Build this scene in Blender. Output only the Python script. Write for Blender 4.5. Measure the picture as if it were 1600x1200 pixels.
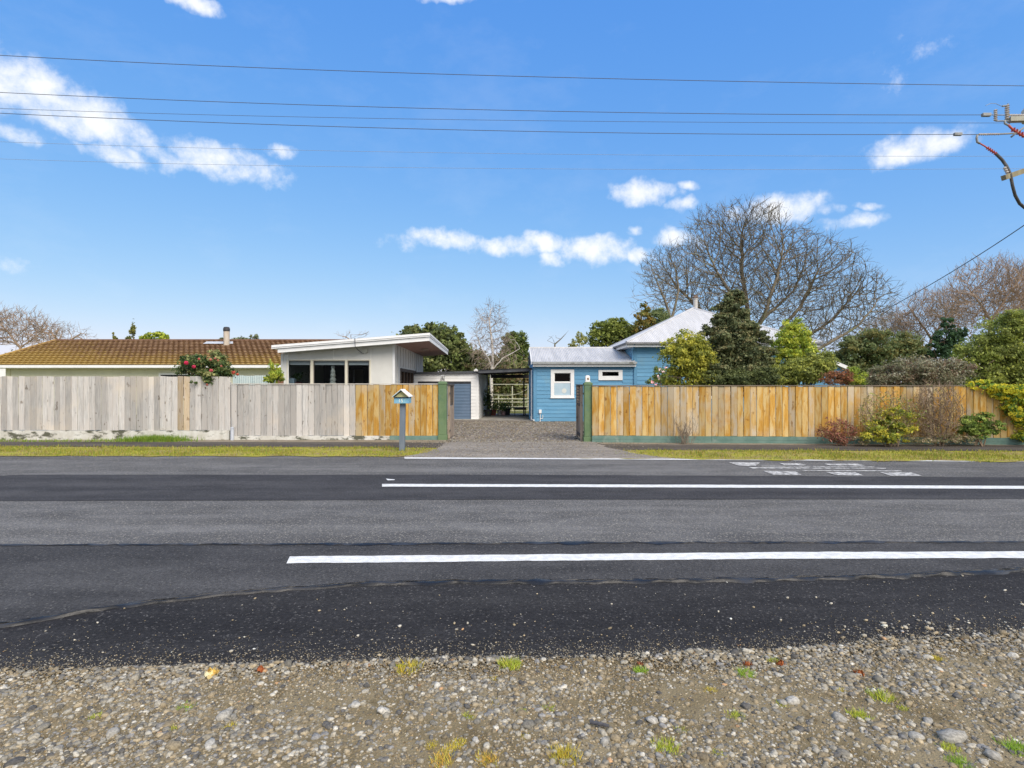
import bpy, math, random
import numpy as np
from mathutils import Vector, noise as mnoise

for o in list(bpy.data.objects):
    bpy.data.objects.remove(o)
SC = bpy.context.scene
COL = SC.collection
RNG = np.random.default_rng(7)
random.seed(7)

# ------------------------------------------------------------------ camera, sky, sun
H, F = 1.65, 889.0                      # eye height (m); focal length in pixels of a 1600 px wide picture
cam_d = bpy.data.cameras.new('camera')
cam_d.sensor_width = 36.0
cam_d.lens = 36.0 * F / 1600.0
cam_d.clip_start = 0.05
cam_d.clip_end = 6000
cam = bpy.data.objects.new('camera', cam_d)
COL.objects.link(cam)
cam.location = (0, 0, H)
cam.rotation_euler = (math.radians(90), 0, 0)
SC.camera = cam

SUN_DIR = Vector((0.42, -0.72, 0.80)).normalized()      # towards the sun: behind the camera, to the right
SUN_EL = math.asin(SUN_DIR.z)
SUN_AZ = math.atan2(SUN_DIR.x, SUN_DIR.y)
sun_d = bpy.data.lights.new('sun', 'SUN')
sun_d.energy = 1.38
sun_d.angle = math.radians(42)
sun_d.color = (1.0, 0.905, 0.78)
sun = bpy.data.objects.new('sun', sun_d)
COL.objects.link(sun)
sun.location = (20, -30, 40)
sun.rotation_euler = (-SUN_DIR).to_track_quat('-Z', 'Y').to_euler()

vs = SC.view_settings
vs.view_transform = 'Standard'
vs.look = 'None'
vs.exposure = 1.62
vs.gamma = 1.0
vs.use_curve_mapping = False

SKY_STRENGTH = 0.10
SKY_SCALE = SKY_STRENGTH * 2 ** vs.exposure

def build_world():
    w = bpy.data.worlds.new('World')
    SC.world = w
    w.use_nodes = True
    nt = w.node_tree
    N, L = nt.nodes, nt.links
    N.clear()
    out = N.new('ShaderNodeOutputWorld')
    bg = N.new('ShaderNodeBackground')
    bg.inputs['Strength'].default_value = SKY_STRENGTH
    L.new(bg.outputs[0], out.inputs[0])
    sky = N.new('ShaderNodeTexSky')
    sky.sky_type = 'NISHITA'
    sky.sun_disc = False
    sky.sun_elevation = SUN_EL
    sky.sun_rotation = SUN_AZ
    sky.altitude = 0
    sky.air_density = 1.0
    sky.dust_density = 0.35
    sky.ozone_density = 2.2
    tc = N.new('ShaderNodeTexCoord')

    def math_(op, a, b=None, c=None):
        n = N.new('ShaderNodeMath')
        n.operation = op
        for i, v in enumerate((a, b, c)):
            if v is None:
                continue
            if isinstance(v, (int, float)):
                n.inputs[i].default_value = v
            else:
                L.new(v, n.inputs[i])
        return n.outputs[0]

    def vmath(op, a, b):
        n = N.new('ShaderNodeVectorMath')
        n.operation = op
        for i, v in enumerate((a, b)):
            if isinstance(v, (tuple, list, Vector)):
                n.inputs[i].default_value = tuple(v)
            else:
                L.new(v, n.inputs[i])
        return n

    def tex(scale, detail, rough, vec):
        n = N.new('ShaderNodeTexNoise')
        n.inputs['Scale'].default_value = scale
        n.inputs['Detail'].default_value = detail
        n.inputs['Roughness'].default_value = rough
        L.new(vec, n.inputs['Vector'])
        return n
    # the clear sky's range is compressed evenly, channel by channel, the way the camera recorded it
    sp = N.new('ShaderNodeSeparateColor')
    L.new(sky.outputs[0], sp.inputs[0])
    cb = N.new('ShaderNodeCombineColor')
    for k, (gain, gam) in enumerate(((.47, 1.0), (.565, .58), (.88, .17))):
        v = math_('POWER', math_('MULTIPLY', sp.outputs[k], .252), gam)
        L.new(math_('MULTIPLY', v, gain / SKY_SCALE), cb.inputs[k])
    D = tc.outputs['Generated']
    wob = tex(16, 3, 0.6, D)
    off = vmath('SUBTRACT', wob.outputs['Color'], (0.5, 0.5, 0.5))
    sc = vmath('MULTIPLY', off.outputs[0], (0.06, 0.06, 0.030))
    P_ = vmath('ADD', D, sc.outputs[0]).outputs[0]
    # the cumulus in view: direction, half-width, half-height, tilt (degrees), weight
    clouds = [(55, 148, 105, 44, 16, 1), (170, 190, 95, 30, 20, 1), (345, 252, 92, 26, 9, 1), (245, 235, 50, 18, 10, .8),
              (182, 243, 42, 16, 0, .8), (40, 212, 45, 13, 5, .8), (440, 238, 24, 9, 0, .5), (300, 2, 50, 15, 5, 1),
              (690, -3, 38, 9, 0, .8), (1432, 228, 66, 26, -3, 1), (1005, 300, 54, 20, 3, 1), (1072, 317, 24, 11, -8, .8),
              (1075, 288, 22, 7, 8, .6), (705, 374, 66, 15, 6, 1), (785, 386, 56, 17, 3, 1), (850, 381, 44, 17, 8, 1),
              (925, 391, 64, 22, 3, 1), (862, 406, 20, 12, 0, .8), (1218, 328, 68, 22, 2, 1), (1330, 348, 40, 12, -3, .8),
              (1292, 328, 20, 9, 10, .6), (1350, 324, 18, 6, 0, .6), (1062, 372, 40, 17, 0, .8), (1000, 402, 22, 13, 0, .8),
              (1414, 95, 44, 20, -15, .10), (0, 410, 24, 10, 5, .2), (632, 380, 30, 9, 0, .15), (990, 362, 14, 7, 0, .6)]
    acc = None
    for (px, py, a, b, tilt, wgt) in clouds:
        c = Vector(((px - 800) / F, 1.0, (600 - py) / F))
        ln = c.length
        c.normalize()
        r = Vector((c.y, -c.x, 0)).normalized()
        u = r.cross(c)
        t = math.radians(-tilt)
        r2 = r * math.cos(t) + u * math.sin(t)
        u2 = u * math.cos(t) - r * math.sin(t)
        d1 = vmath('DOT_PRODUCT', P_, r2 / (a * 1.12 / F / ln)).outputs['Value']
        d2 = vmath('DOT_PRODUCT', P_, u2 / (b * 1.15 / F / ln)).outputs['Value']
        s = math_('MULTIPLY_ADD', d1, d1, math_('MULTIPLY', d2, d2))
        m = math_('MULTIPLY', math_('SUBTRACT', 1.0, s), wgt)
        acc = m if acc is None else math_('MAXIMUM', acc, m)
    acc = math_('MAXIMUM', acc, -1.0)
    # the rest of the sky carries scattered cloud of the same kind
    n_all = tex(2.6, 5, 0.58, vmath('MULTIPLY', D, (1, 1, 2.4)).outputs[0])
    sep = N.new('ShaderNodeSeparateXYZ')
    L.new(D, sep.inputs[0])
    side = math_('MULTIPLY', math_('SUBTRACT', 0.60, sep.outputs['Y']), 5.0)
    side.node.use_clamp = True
    far = math_('MULTIPLY_ADD', n_all.outputs['Fac'], 6.0, -2.35)
    far = math_('ADD', math_('MULTIPLY', far, side), math_('MULTIPLY_ADD', side, 1.0, -1.0))
    acc = math_('MAXIMUM', acc, far)
    fine = tex(26, 9, 0.62, D)
    dens = math_('ADD', acc, math_('MULTIPLY_ADD', fine.outputs['Fac'], 2.8, -1.40))
    mr = N.new('ShaderNodeMapRange')
    mr.interpolation_type = 'SMOOTHSTEP'
    mr.inputs['From Min'].default_value = -0.12
    mr.inputs['From Max'].default_value = 1.35
    mr.inputs['To Max'].default_value = 0.93
    L.new(dens, mr.inputs['Value'])
    wisp = tex(5.0, 6, 0.65, vmath('MULTIPLY', D, (1, 1, 2.0)).outputs[0])
    wr = N.new('ShaderNodeMapRange')
    wr.inputs['From Min'].default_value = 0.52
    wr.inputs['From Max'].default_value = 0.9
    wr.inputs['To Max'].default_value = 0.10
    L.new(wisp.outputs['Fac'], wr.inputs['Value'])
    alpha = math_('MAXIMUM', mr.outputs[0], wr.outputs[0])
    mix = N.new('ShaderNodeMix')
    mix.data_type = 'RGBA'
    L.new(alpha, mix.inputs['Factor'])
    L.new(cb.outputs[0], mix.inputs['A'])
    mix.inputs['B'].default_value = (1.08 / SKY_SCALE, 1.09 / SKY_SCALE, 1.11 / SKY_SCALE, 1)
    L.new(mix.outputs['Result'], bg.inputs['Color'])

build_world()

# ------------------------------------------------------------------ helpers
def P(px, py, Y):
    """A point at depth Y seen at that place of the photograph."""
    return Vector(((px - 800) / F * Y, Y, H - (py - 600) / F * Y))

def G(px, py, z=0.0):
    Y = F * (H - z) / (py - 600)
    return Vector(((px - 800) / F * Y, Y, z))

ORIG = {}

def origin(o):
    return ORIG.get(o.name, Vector((0, 0, 0))) if o else Vector((0, 0, 0))

def tag(o, label=None, cat=None, group=None, kind=None):
    if label: o['label'] = label
    if cat: o['category'] = cat
    if group: o['group'] = group
    if kind: o['kind'] = kind
    return o

def thing(name, loc, label, cat, group=None, rz=0.0):
    o = bpy.data.objects.new(name, None)
    o.empty_display_size = 0.2
    COL.objects.link(o)
    o.location = loc
    o.rotation_euler = (0, 0, rz)
    if rz == 0.0:
        ORIG[o.name] = Vector(loc)
    return tag(o, label, cat, group)

def link(name, me, parent=None, loc=None):
    o = bpy.data.objects.new(name, me)
    COL.objects.link(o)
    if parent:
        o.parent = parent
    if loc is not None:
        o.location = loc
    return o

def mesh_np(name, v, f, mat, col=None, smooth=False):
    """v (N,3) float, f (M,k) int, col (N,3) point colours."""
    me = bpy.data.meshes.new(name)
    v = np.ascontiguousarray(v, dtype=np.float32)
    f = np.ascontiguousarray(f, dtype=np.int32)
    k = f.shape[1]
    me.vertices.add(len(v)); me.vertices.foreach_set('co', v.ravel())
    me.loops.add(f.size); me.loops.foreach_set('vertex_index', f.ravel())
    me.polygons.add(len(f))
    me.polygons.foreach_set('loop_start', np.arange(0, f.size, k, dtype=np.int32))
    if smooth:
        me.polygons.foreach_set('use_smooth', np.ones(len(f), dtype=bool))
    me.update(calc_edges=True)
    if col is not None:
        a = me.color_attributes.new('col', 'FLOAT_COLOR', 'POINT')
        c = np.ones((len(v), 4), dtype=np.float32); c[:, :3] = col
        a.data.foreach_set('color', c.ravel())
    me.materials.append(mat)
    return me

class MB:
    """Collects faces; build() links them as one mesh object, placed relative to its parent."""
    def __init__(s):
        s.v, s.f = [], []
    def quad(s, a, b, c, d):
        i = len(s.v); s.v += [tuple(a), tuple(b), tuple(c), tuple(d)]; s.f.append((i, i+1, i+2, i+3)); return s
    def poly(s, pts):
        i = len(s.v); s.v += [tuple(p) for p in pts]; s.f.append(tuple(range(i, i+len(pts)))); return s
    def hexa(s, p):
        """8 points: bottom ring then top ring."""
        i = len(s.v); s.v += [tuple(q) for q in p]
        for q in ((3,2,1,0),(4,5,6,7),(0,1,5,4),(1,2,6,5),(2,3,7,6),(3,0,4,7)):
            s.f.append(tuple(i+k for k in q))
        return s
    def box(s, x0, x1, y0, y1, z0, z1):
        return s.hexa([(x0,y0,z0),(x1,y0,z0),(x1,y1,z0),(x0,y1,z0),(x0,y0,z1),(x1,y0,z1),(x1,y1,z1),(x0,y1,z1)])
    def prism(s, pts, off):
        """closed outline pts extruded by off"""
        n = len(pts); i = len(s.v); o = Vector(off)
        s.v += [tuple(p) for p in pts] + [tuple(Vector(p)+o) for p in pts]
        s.f.append(tuple(range(i, i+n))[::-1]); s.f.append(tuple(range(i+n, i+2*n)))
        for k in range(n):
            s.f.append((i+k, i+(k+1) % n, i+n+(k+1) % n, i+n+k))
        return s
    def tube(s, pts, rad, n=6, cap=True):
        pts = [Vector(p) for p in pts]
        m = len(pts)
        if not hasattr(rad, '__len__'): rad = [rad]*m
        base = len(s.v)
        ref = None
        for k in range(m):
            t = (pts[min(k+1, m-1)] - pts[max(k-1, 0)])
            if t.length < 1e-9: t = Vector((0, 0, 1))
            t.normalize()
            if ref is None:
                ref = t.orthogonal().normalized()
            ref = (ref - t*ref.dot(t))
            if ref.length < 1e-6: ref = t.orthogonal()
            ref.normalize()
            b = t.cross(ref)
            for j in range(n):
                a = 2*math.pi*j/n
                s.v.append(tuple(pts[k] + (ref*math.cos(a) + b*math.sin(a))*rad[k]))
        for k in range(m-1):
            for j in range(n):
                a0 = base+k*n+j; a1 = base+k*n+(j+1) % n
                s.f.append((a0, a1, a1+n, a0+n))
        if cap:
            s.f.append(tuple(base+j for j in range(n))[::-1])
            s.f.append(tuple(base+(m-1)*n+j for j in range(n)))
        return s
    def lathe(s, c, prof, n=16):
        """prof: list of (r, z) from the bottom up, round the vertical through c"""
        base = len(s.v)
        for (r, z) in prof:
            for j in range(n):
                a = 2*math.pi*j/n
                s.v.append((c[0]+r*math.cos(a), c[1]+r*math.sin(a), c[2]+z))
        for k in range(len(prof)-1):
            for j in range(n):
                a0 = base+k*n+j; a1 = base+k*n+(j+1) % n
                s.f.append((a0, a1, a1+n, a0+n))
        s.f.append(tuple(base+j for j in range(n))[::-1])
        s.f.append(tuple(base+(len(prof)-1)*n+j for j in range(n)))
        return s
    def mesh(s, name, mat, off=(0,0,0), smooth=False, bevel=0):
        me = bpy.data.meshes.new(name)
        o = Vector(off)
        me.from_pydata([tuple(Vector(p)-o) for p in s.v], [], s.f)
        if smooth:
            me.polygons.foreach_set('use_smooth', [True]*len(me.polygons))
        me.update()
        me.materials.append(mat)
        return me
    def build(s, name, mat, parent=None, smooth=False, local=False, bevel=0):
        o = link(name, s.mesh(name, mat, (0,0,0) if local else origin(parent), smooth), parent)
        if bevel:
            b = o.modifiers.new('bevel', 'BEVEL'); b.width = bevel; b.segments = 2; b.limit_method = 'ANGLE'
        if not parent:
            ORIG[o.name] = Vector((0, 0, 0))
        elif not local:
            ORIG[o.name] = origin(parent).copy()
        return o

# ------------------------------------------------------------------ materials
MATS = {}

class NT:
    def __init__(s, name):
        s.m = bpy.data.materials.new(name); s.m.use_nodes = True
        s.t = s.m.node_tree; s.N = s.t.nodes; s.L = s.t.links
        s.b = s.N['Principled BSDF']
    def new(s, t, **kw):
        n = s.N.new(t)
        for k, v in kw.items():
            if k in n.inputs.keys():
                if hasattr(v, 'is_linked') or isinstance(v, bpy.types.NodeSocket): s.L.new(v, n.inputs[k])
                else: n.inputs[k].default_value = v
            else: setattr(n, k, v)
        return n
    def mix(s, fac, a, b, blend='MIX'):
        n = s.N.new('ShaderNodeMix'); n.data_type = 'RGBA'; n.blend_type = blend
        for key, v in (('Factor', fac), ('A', a), ('B', b)):
            sock = [i for i in n.inputs if i.name == key and (i.type == ('VALUE' if key == 'Factor' else 'RGBA'))][0]
            if isinstance(v, bpy.types.NodeSocket): s.L.new(v, sock)
            elif key == 'Factor': sock.default_value = v
            else: sock.default_value = (*v, 1) if len(v) == 3 else v
        return [o for o in n.outputs if o.type == 'RGBA'][0]
    def ramp(s, val, lo, hi, tolo=0.0, tohi=1.0):
        n = s.N.new('ShaderNodeMapRange'); n.interpolation_type = 'SMOOTHSTEP'
        s.L.new(val, n.inputs['Value'])
        n.inputs['From Min'].default_value = lo; n.inputs['From Max'].default_value = hi
        n.inputs['To Min'].default_value = tolo; n.inputs['To Max'].default_value = tohi
        return n.outputs[0]
    def coords(s, kind='Object', stretch=(1,1,1), rand=False):
        if kind == 'World':
            v = s.N.new('ShaderNodeNewGeometry').outputs['Position']
        else:
            v = s.N.new('ShaderNodeTexCoord').outputs[kind]
        if rand:
            oi = s.N.new('ShaderNodeObjectInfo')
            k = s.N.new('ShaderNodeVectorMath'); k.operation = 'SCALE'
            k.inputs[0].default_value = (37.0, 91.0, 53.0); s.L.new(oi.outputs['Random'], k.inputs['Scale'])
            a = s.N.new('ShaderNodeVectorMath'); a.operation = 'ADD'
            s.L.new(v, a.inputs[0]); s.L.new(k.outputs[0], a.inputs[1]); v = a.outputs[0]
        m = s.N.new('ShaderNodeVectorMath'); m.operation = 'MULTIPLY'
        s.L.new(v, m.inputs[0]); m.inputs[1].default_value = stretch
        return m.outputs[0]
    def noise(s, vec, scale, detail=4, rough=0.6):
        n = s.N.new('ShaderNodeTexNoise'); s.L.new(vec, n.inputs['Vector'])
        n.inputs['Scale'].default_value = scale; n.inputs['Detail'].default_value = detail
        n.inputs['Roughness'].default_value = rough
        return n.outputs['Fac']
    def bump(s, height, strength=0.3, dist=0.01):
        n = s.N.new('ShaderNodeBump'); n.inputs['Strength'].default_value = strength
        n.inputs['Distance'].default_value = dist
        s.L.new(height, n.inputs['Height']); s.L.new(n.outputs[0], s.b.inputs['Normal'])
    def base(s, c):
        if isinstance(c, bpy.types.NodeSocket): s.L.new(c, s.b.inputs['Base Color'])
        else: s.b.inputs['Base Color'].default_value = (*c, 1)
    def set(s, rough=0.8, metal=0.0, spec=0.3):
        s.b.inputs['Roughness'].default_value = rough
        s.b.inputs['Metallic'].default_value = metal
        s.b.inputs['Specular IOR Level'].default_value = spec

def M(name, c1, c2=None, scale=4.0, stretch=(1,1,1), kind='World', lo=.35, hi=.65, c3=None, s3=1.0, lo3=.55, hi3=.7, st3=(1,1,1),
      rough=.8, metal=0.0, spec=.3, bump=0.0, bscale=60.0, bst=(1,1,1), rand=0.0, detail=5):
    if name in MATS: return MATS[name]
    t = NT(name); t.set(rough, metal, spec)
    c = c1
    if c2 is not None:
        v = t.coords(kind, stretch, rand > 0)
        c = t.mix(t.ramp(t.noise(v, scale, detail), lo, hi), c1, c2)
    if c3 is not None:
        c = t.mix(t.ramp(t.noise(t.coords('World', st3), s3, 6, .65), lo3, hi3), c, c3)
    if rand:
        oi = t.N.new('ShaderNodeObjectInfo')
        r = t.ramp(oi.outputs['Random'], 0, 1, 1-rand, 1+rand)
        c = t.mix(1.0, c, t.new('ShaderNodeCombineColor', Red=r, Green=r, Blue=r).outputs[0], 'MULTIPLY')
    t.base(c)
    if bump:
        t.bump(t.noise(t.coords(kind, bst, rand > 0), bscale, 4), bump, 0.01)
    MATS[name] = t.m
    return t.m

def leaf_mat(name, trans=0.35, rough=.6):
    t = NT(name)
    a = t.N.new('ShaderNodeAttribute'); a.attribute_name = 'col'
    t.set(rough, 0, .25)
    t.base(a.outputs['Color'])
    tr = t.N.new('ShaderNodeBsdfTranslucent'); t.L.new(a.outputs['Color'], tr.inputs['Color'])
    mx = t.N.new('ShaderNodeMixShader'); mx.inputs[0].default_value = trans
    t.L.new(t.b.outputs[0], mx.inputs[1]); t.L.new(tr.outputs[0], mx.inputs[2])
    t.L.new(mx.outputs[0], t.N['Material Output'].inputs['Surface'])
    return t.m

def attr_mat(name, rough=.8, spec=.3, nscale=0.0, namp=.3):
    t = NT(name); t.set(rough, 0, spec)
    a = t.N.new('ShaderNodeAttribute'); a.attribute_name = 'col'
    c = a.outputs['Color']
    if nscale:
        r = t.ramp(t.noise(t.coords('World'), nscale, 3), .3, .7, 1-namp, 1+namp)
        c = t.mix(1.0, c, t.new('ShaderNodeCombineColor', Red=r, Green=r, Blue=r).outputs[0], 'MULTIPLY')
    t.base(c)
    return t.m

def glass_mat(name, tint=(.75, .8, .8), refl=1.45):
    t = NT(name)
    fr = t.N.new('ShaderNodeFresnel'); fr.inputs['IOR'].default_value = refl
    g = t.N.new('ShaderNodeBsdfGlossy'); g.inputs['Roughness'].default_value = 0.02
    tp = t.N.new('ShaderNodeBsdfTransparent'); tp.inputs['Color'].default_value = (*tint, 1)
    mx = t.N.new('ShaderNodeMixShader')
    t.L.new(t.ramp(fr.outputs[0], 0, 1, .0, 1), mx.inputs[0])
    t.L.new(tp.outputs[0], mx.inputs[1]); t.L.new(g.outputs[0], mx.inputs[2])
    t.L.new(mx.outputs[0], t.N['Material Output'].inputs['Surface'])
    return t.m

def asphalt(name, c1, c2, chip, chipamt, stain, bump=.35, fade=None):
    """chip seal / asphalt: stone speckle, long streaks along the traffic, blotches"""
    t = NT(name); t.set(.9, 0, .14)
    c1, c2, stain = [(c[0]*.94, c[1]*.95, c[2]*.98) for c in (c1, c2, stain)]
    streak = t.noise(t.coords('World', (.12, 1.1, 1)), 1.3, 5, .6)
    c = t.mix(t.ramp(streak, .33, .68), c1, c2)
    blot = t.noise(t.coords('World', (.35, 1, 1)), .9, 6, .68)
    c = t.mix(t.ramp(blot, .52, .70, 0, .75), c, stain)
    scuff = t.noise(t.coords('World', (.06, 1.6, 1)), 2.4, 7, .72)
    c = t.mix(t.ramp(scuff, .55, .75, 0, .55), c, c2)
    worn = t.noise(t.coords('World', (.5, .9, 1)), 2.7, 5, .7)
    wv = t.ramp(worn, .3, .7, .84, 1.16)
    c = t.mix(1.0, c, t.new('ShaderNodeCombineColor', Red=wv, Green=wv, Blue=wv).outputs[0], 'MULTIPLY')
    w = t.coords('World')
    vo = t.N.new('ShaderNodeTexVoronoi'); t.L.new(w, vo.inputs['Vector']); vo.inputs['Scale'].default_value = 85
    cell = t.N.new('ShaderNodeSeparateColor'); t.L.new(vo.outputs['Color'], cell.inputs[0])
    c = t.mix(t.ramp(cell.outputs[0], 1-chipamt, 1.0, 0, .85), c, chip)
    fine = t.noise(w, 150, 2, .6)
    r = t.ramp(fine, .3, .7, .74, 1.26)
    mid = t.noise(w, 38, 3, .7)
    r2 = t.ramp(mid, .3, .7, .72, 1.28)
    c = t.mix(1.0, c, t.new('ShaderNodeCombineColor', Red=r, Green=r, Blue=r).outputs[0], 'MULTIPLY')
    c = t.mix(1.0, c, t.new('ShaderNodeCombineColor', Red=r2, Green=r2, Blue=r2).outputs[0], 'MULTIPLY')
    t.base(c)
    t.bump(vo.outputs['Distance'], bump, .006)
    return t.m

A_GREY = asphalt('chipseal_grey', (.098, .095, .091), (.152, .147, .139), (.31, .29, .245), .18, (.080, .079, .079))
A_DARK = asphalt('asphalt_dark_strip', (.044, .043, .0445), (.067, .065, .065), (.12, .115, .11), .07, (.038, .037, .038))
A_LANE = asphalt('asphalt_lane', (.047, .046, .046), (.073, .071, .069), (.13, .125, .115), .08, (.086, .084, .081))
A_NEW = asphalt('asphalt_black', (.024, .023, .0235), (.038, .0365, .036), (.11, .105, .10), .08, (.046, .044, .042), .6)
A_PATH = asphalt('asphalt_path', (.070, .060, .050), (.105, .092, .077), (.17, .15, .13), .15, (.055, .047, .04))
A_APRON = asphalt('driveway_apron', (.19, .168, .142), (.27, .24, .20), (.40, .36, .31), .25, (.15, .132, .11))
TAR = M('bitumen', (.010, .010, .0105), (.042, .041, .041), 5, stretch=(.5, 1, 1), lo=.42, hi=.66, rough=.45, spec=.4, bump=.5, bscale=25)
PAINT = M('road_paint', (.76, .76, .74), (.60, .60, .58), 14, c3=(.36, .355, .345), s3=5, lo3=.60, hi3=.78, st3=(.4, 1, 1), bump=.2, bscale=120, rough=.6)
def worn_paint():
    t = NT('worn_road_paint'); t.set(.75, 0, .25)
    w = t.coords('World')
    c = t.mix(t.ramp(t.noise(w, 9, 6, .75), .40, .60), (.17, .165, .16), (.62, .61, .58))
    t.base(c); return t.m
PAINT_WORN = worn_paint()
DIRT = M('verge_dirt', (.165, .130, .072), (.255, .208, .128), 2.2, c3=(.13, .10, .055), s3=7, bump=.9, bscale=90, rough=.95, spec=.1)
YARD = M('yard_soil', (.12, .10, .06), (.10, .13, .04), .6, c3=(.16, .14, .09), s3=.3, rough=.95, spec=.1)
TURF = M('turf_soil', (.34, .32, .05), (.27, .21, .09), 1.6, c3=(.17, .22, .035), s3=.8, st3=(.5, 1, 1), bump=.6, bscale=90, rough=.95, spec=.1)
DRIVE = None
def drive_mat():
    t = NT('driveway_gravel'); t.set(.92, 0, .2)
    w = t.coords('World')
    vo = t.N.new('ShaderNodeTexVoronoi'); t.L.new(w, vo.inputs['Vector']); vo.inputs['Scale'].default_value = 26
    c = t.mix(t.ramp(t.noise(w, 1.1, 5, .6), .35, .65), (.16, .132, .11), (.25, .215, .18))
    s_ = t.N.new('ShaderNodeSeparateColor'); t.L.new(vo.outputs['Color'], s_.inputs[0])
    r = t.ramp(s_.outputs[0], 0, 1, .45, 1.6)
    c = t.mix(1.0, c, t.new('ShaderNodeCombineColor', Red=r, Green=r, Blue=r).outputs[0], 'MULTIPLY')
    t.base(c); t.bump(vo.outputs['Distance'], .9, .02)
    return t.m
DRIVE = drive_mat()
CONC = M('concrete', (.36, .34, .30), (.26, .24, .21), 3, c3=(.15, .14, .11), s3=2.5, bump=.3, bscale=40)
CONC_WASH = M('whitewashed_concrete', (.62, .61, .56), (.50, .48, .42), 3, c3=(.10, .10, .07), s3=3.2, lo3=.50, hi3=.62, st3=(1, 1, 2), bump=.5, bscale=25)
TEAL = M('faded_green_paint', (.105, .185, .155), (.15, .235, .20), 3, c3=(.25, .30, .26), s3=2.3, lo3=.56, hi3=.75, bump=.2, bscale=50)
GREEN = M('post_green_paint', (.105, .170, .085), (.14, .205, .105), 4, c3=(.10, .17, .13), s3=3, bump=.35, bscale=45, rough=.85)
WHITE = M('white_paint', (.80, .80, .79), (.74, .74, .73), 3, rough=.55)
WHITE_B = M('white_weatherboard_paint', (.78, .78, .77), (.72, .72, .71), 2.5, rough=.6)
CREAM = M('cream_cladding', (.66, .65, .61), (.61, .60, .56), 1.2, rough=.7)
CREAM_Y = M('pale_yellow_wall', (.70, .68, .52), (.64, .62, .47), 1.0, rough=.75)
BLUE = M('blue_weatherboard_paint', (.110, .285, .45), (.135, .32, .485), 2.0, stretch=(.5, .5, 2), rough=.6, c3=(.15, .31, .43), s3=1.3, rand=.05)
BLUE_D = M('blue_trim_paint', (.10, .262, .415), (.12, .282, .435), 2.0, rough=.6)
def roof_iron(name, c1, c2, rust):
    return M(name, c1, c2, 1.5, stretch=(3, .4, .4), c3=rust, s3=1.6, lo3=.6, hi3=.8, st3=(2.5, .6, .6), rough=.5, spec=.4)
IRON = roof_iron('galvanised_iron', (.43, .43, .43), (.54, .535, .53), (.32, .30, .27))
IRON_P = roof_iron('painted_pale_iron', (.52, .515, .51), (.60, .595, .59), (.46, .45, .44))
DARK_METAL = M('dark_metal', (.035, .036, .04), (.055, .055, .06), 4, rough=.5)
CAR_ROOF = M('dark_flashing', (.055, .058, .065), (.08, .085, .095), 3, rough=.6)
STEEL = M('galvanised_steel', (.40, .42, .44), (.5, .51, .52), 8, rough=.5, metal=.3)
BROWN = M('dark_brown_stain', (.045, .028, .02), (.07, .045, .03), 10, stretch=(1, 1, .2), rough=.6)
SOFFIT = M('stained_timber_soffit', (.36, .20, .15), (.30, .16, .115), 5, stretch=(6, .3, 1), rough=.6)
DOOR_BLUE = M('roller_door_blue', (.105, .165, .25), (.13, .19, .28), 2, rough=.5)
BARK_G = M('grey_bark', (.15, .125, .09), (.24, .205, .155), 3, kind='World', c3=(.16, .18, .09), s3=1.5, rough=.95, spec=.1)
BARK_R = M('reddish_twigs', (.29, .205, .145), (.40, .30, .22), 1.0, rough=.95, spec=.1)
BARK_W = M('birch_bark', (.66, .62, .56), (.55, .5, .45), 4, c3=(.18, .15, .13), s3=6, lo3=.62, hi3=.7, st3=(1, 1, 3), rough=.9)
BARK_D = M('dark_bark', (.085, .065, .045), (.13, .10, .07), 6, rough=.95, spec=.1)
TWIG_B = M('dry_brown_twigs', (.23, .165, .11), (.32, .24, .17), 6, rough=.95, spec=.1)
LEAF = leaf_mat('leaves', .42)
BLADE = leaf_mat('grass_blades', .3)
STONE = attr_mat('stones', .8, .3, 90, .3)
PETAL = leaf_mat('petals', .25)
GLASS = glass_mat('window_glass', (.82, .86, .87), 1.4)
GLASS_D = glass_mat('dark_window_glass', (.5, .52, .52), 1.6)
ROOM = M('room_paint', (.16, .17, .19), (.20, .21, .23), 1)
WIRE = M('wire', (.09, .09, .10), rough=.6)
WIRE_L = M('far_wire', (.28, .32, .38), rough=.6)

def paling_mat(name, c1, c2, c3, dark, pale, palo=.56):
    t = NT(name); t.set(.88, 0, .2)
    v = t.coords('Object', (1, 1, .09), True)
    g = t.noise(v, 26, 5, .65)
    c = t.mix(t.ramp(g, .3, .7), c1, c2)
    c = t.mix(t.ramp(t.noise(t.coords('Object', (1, 1, .22), True), 7, 4, .6), .43, .60), c, c3)
    knots = t.noise(t.coords('Object', (1, 1, .55), True), 9.5, 2, .5)
    c = t.mix(t.ramp(knots, .66, .72, 0, .75), c, dark)
    w = t.noise(t.coords('World', (1, 1, .8)), .95, 5, .6)
    c = t.mix(t.ramp(w, palo, palo+.16, 0, .75), c, pale)
    oi = t.N.new('ShaderNodeObjectInfo')
    r = t.ramp(oi.outputs['Random'], 0, 1, .74, 1.14)
    c = t.mix(1.0, c, t.new('ShaderNodeCombineColor', Red=r, Green=r, Blue=r).outputs[0], 'MULTIPLY')
    t.base(c); t.bump(g, .35, .006)
    return t.m
PAL_GREY = paling_mat('weathered_grey_paling', (.36, .345, .325), (.56, .54, .51), (.49, .46, .425), (.18, .15, .12), (.58, .52, .44), .52)
PAL_TAN = paling_mat('tan_paling', (.42, .32, .20), (.55, .45, .32), (.48, .40, .31), (.24, .16, .09), (.52, .46, .38), .5)
PAL_ORANGE = paling_mat('orange_stained_paling', (.41, .200, .030), (.55, .32, .075), (.56, .405, .175), (.25, .10, .022), (.52, .44, .31), .50)
PAL_FADE = paling_mat('faded_orange_paling', (.42, .25, .075), (.53, .365, .15), (.47, .38, .26), (.24, .13, .04), (.51, .45, .35), .48)

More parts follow.
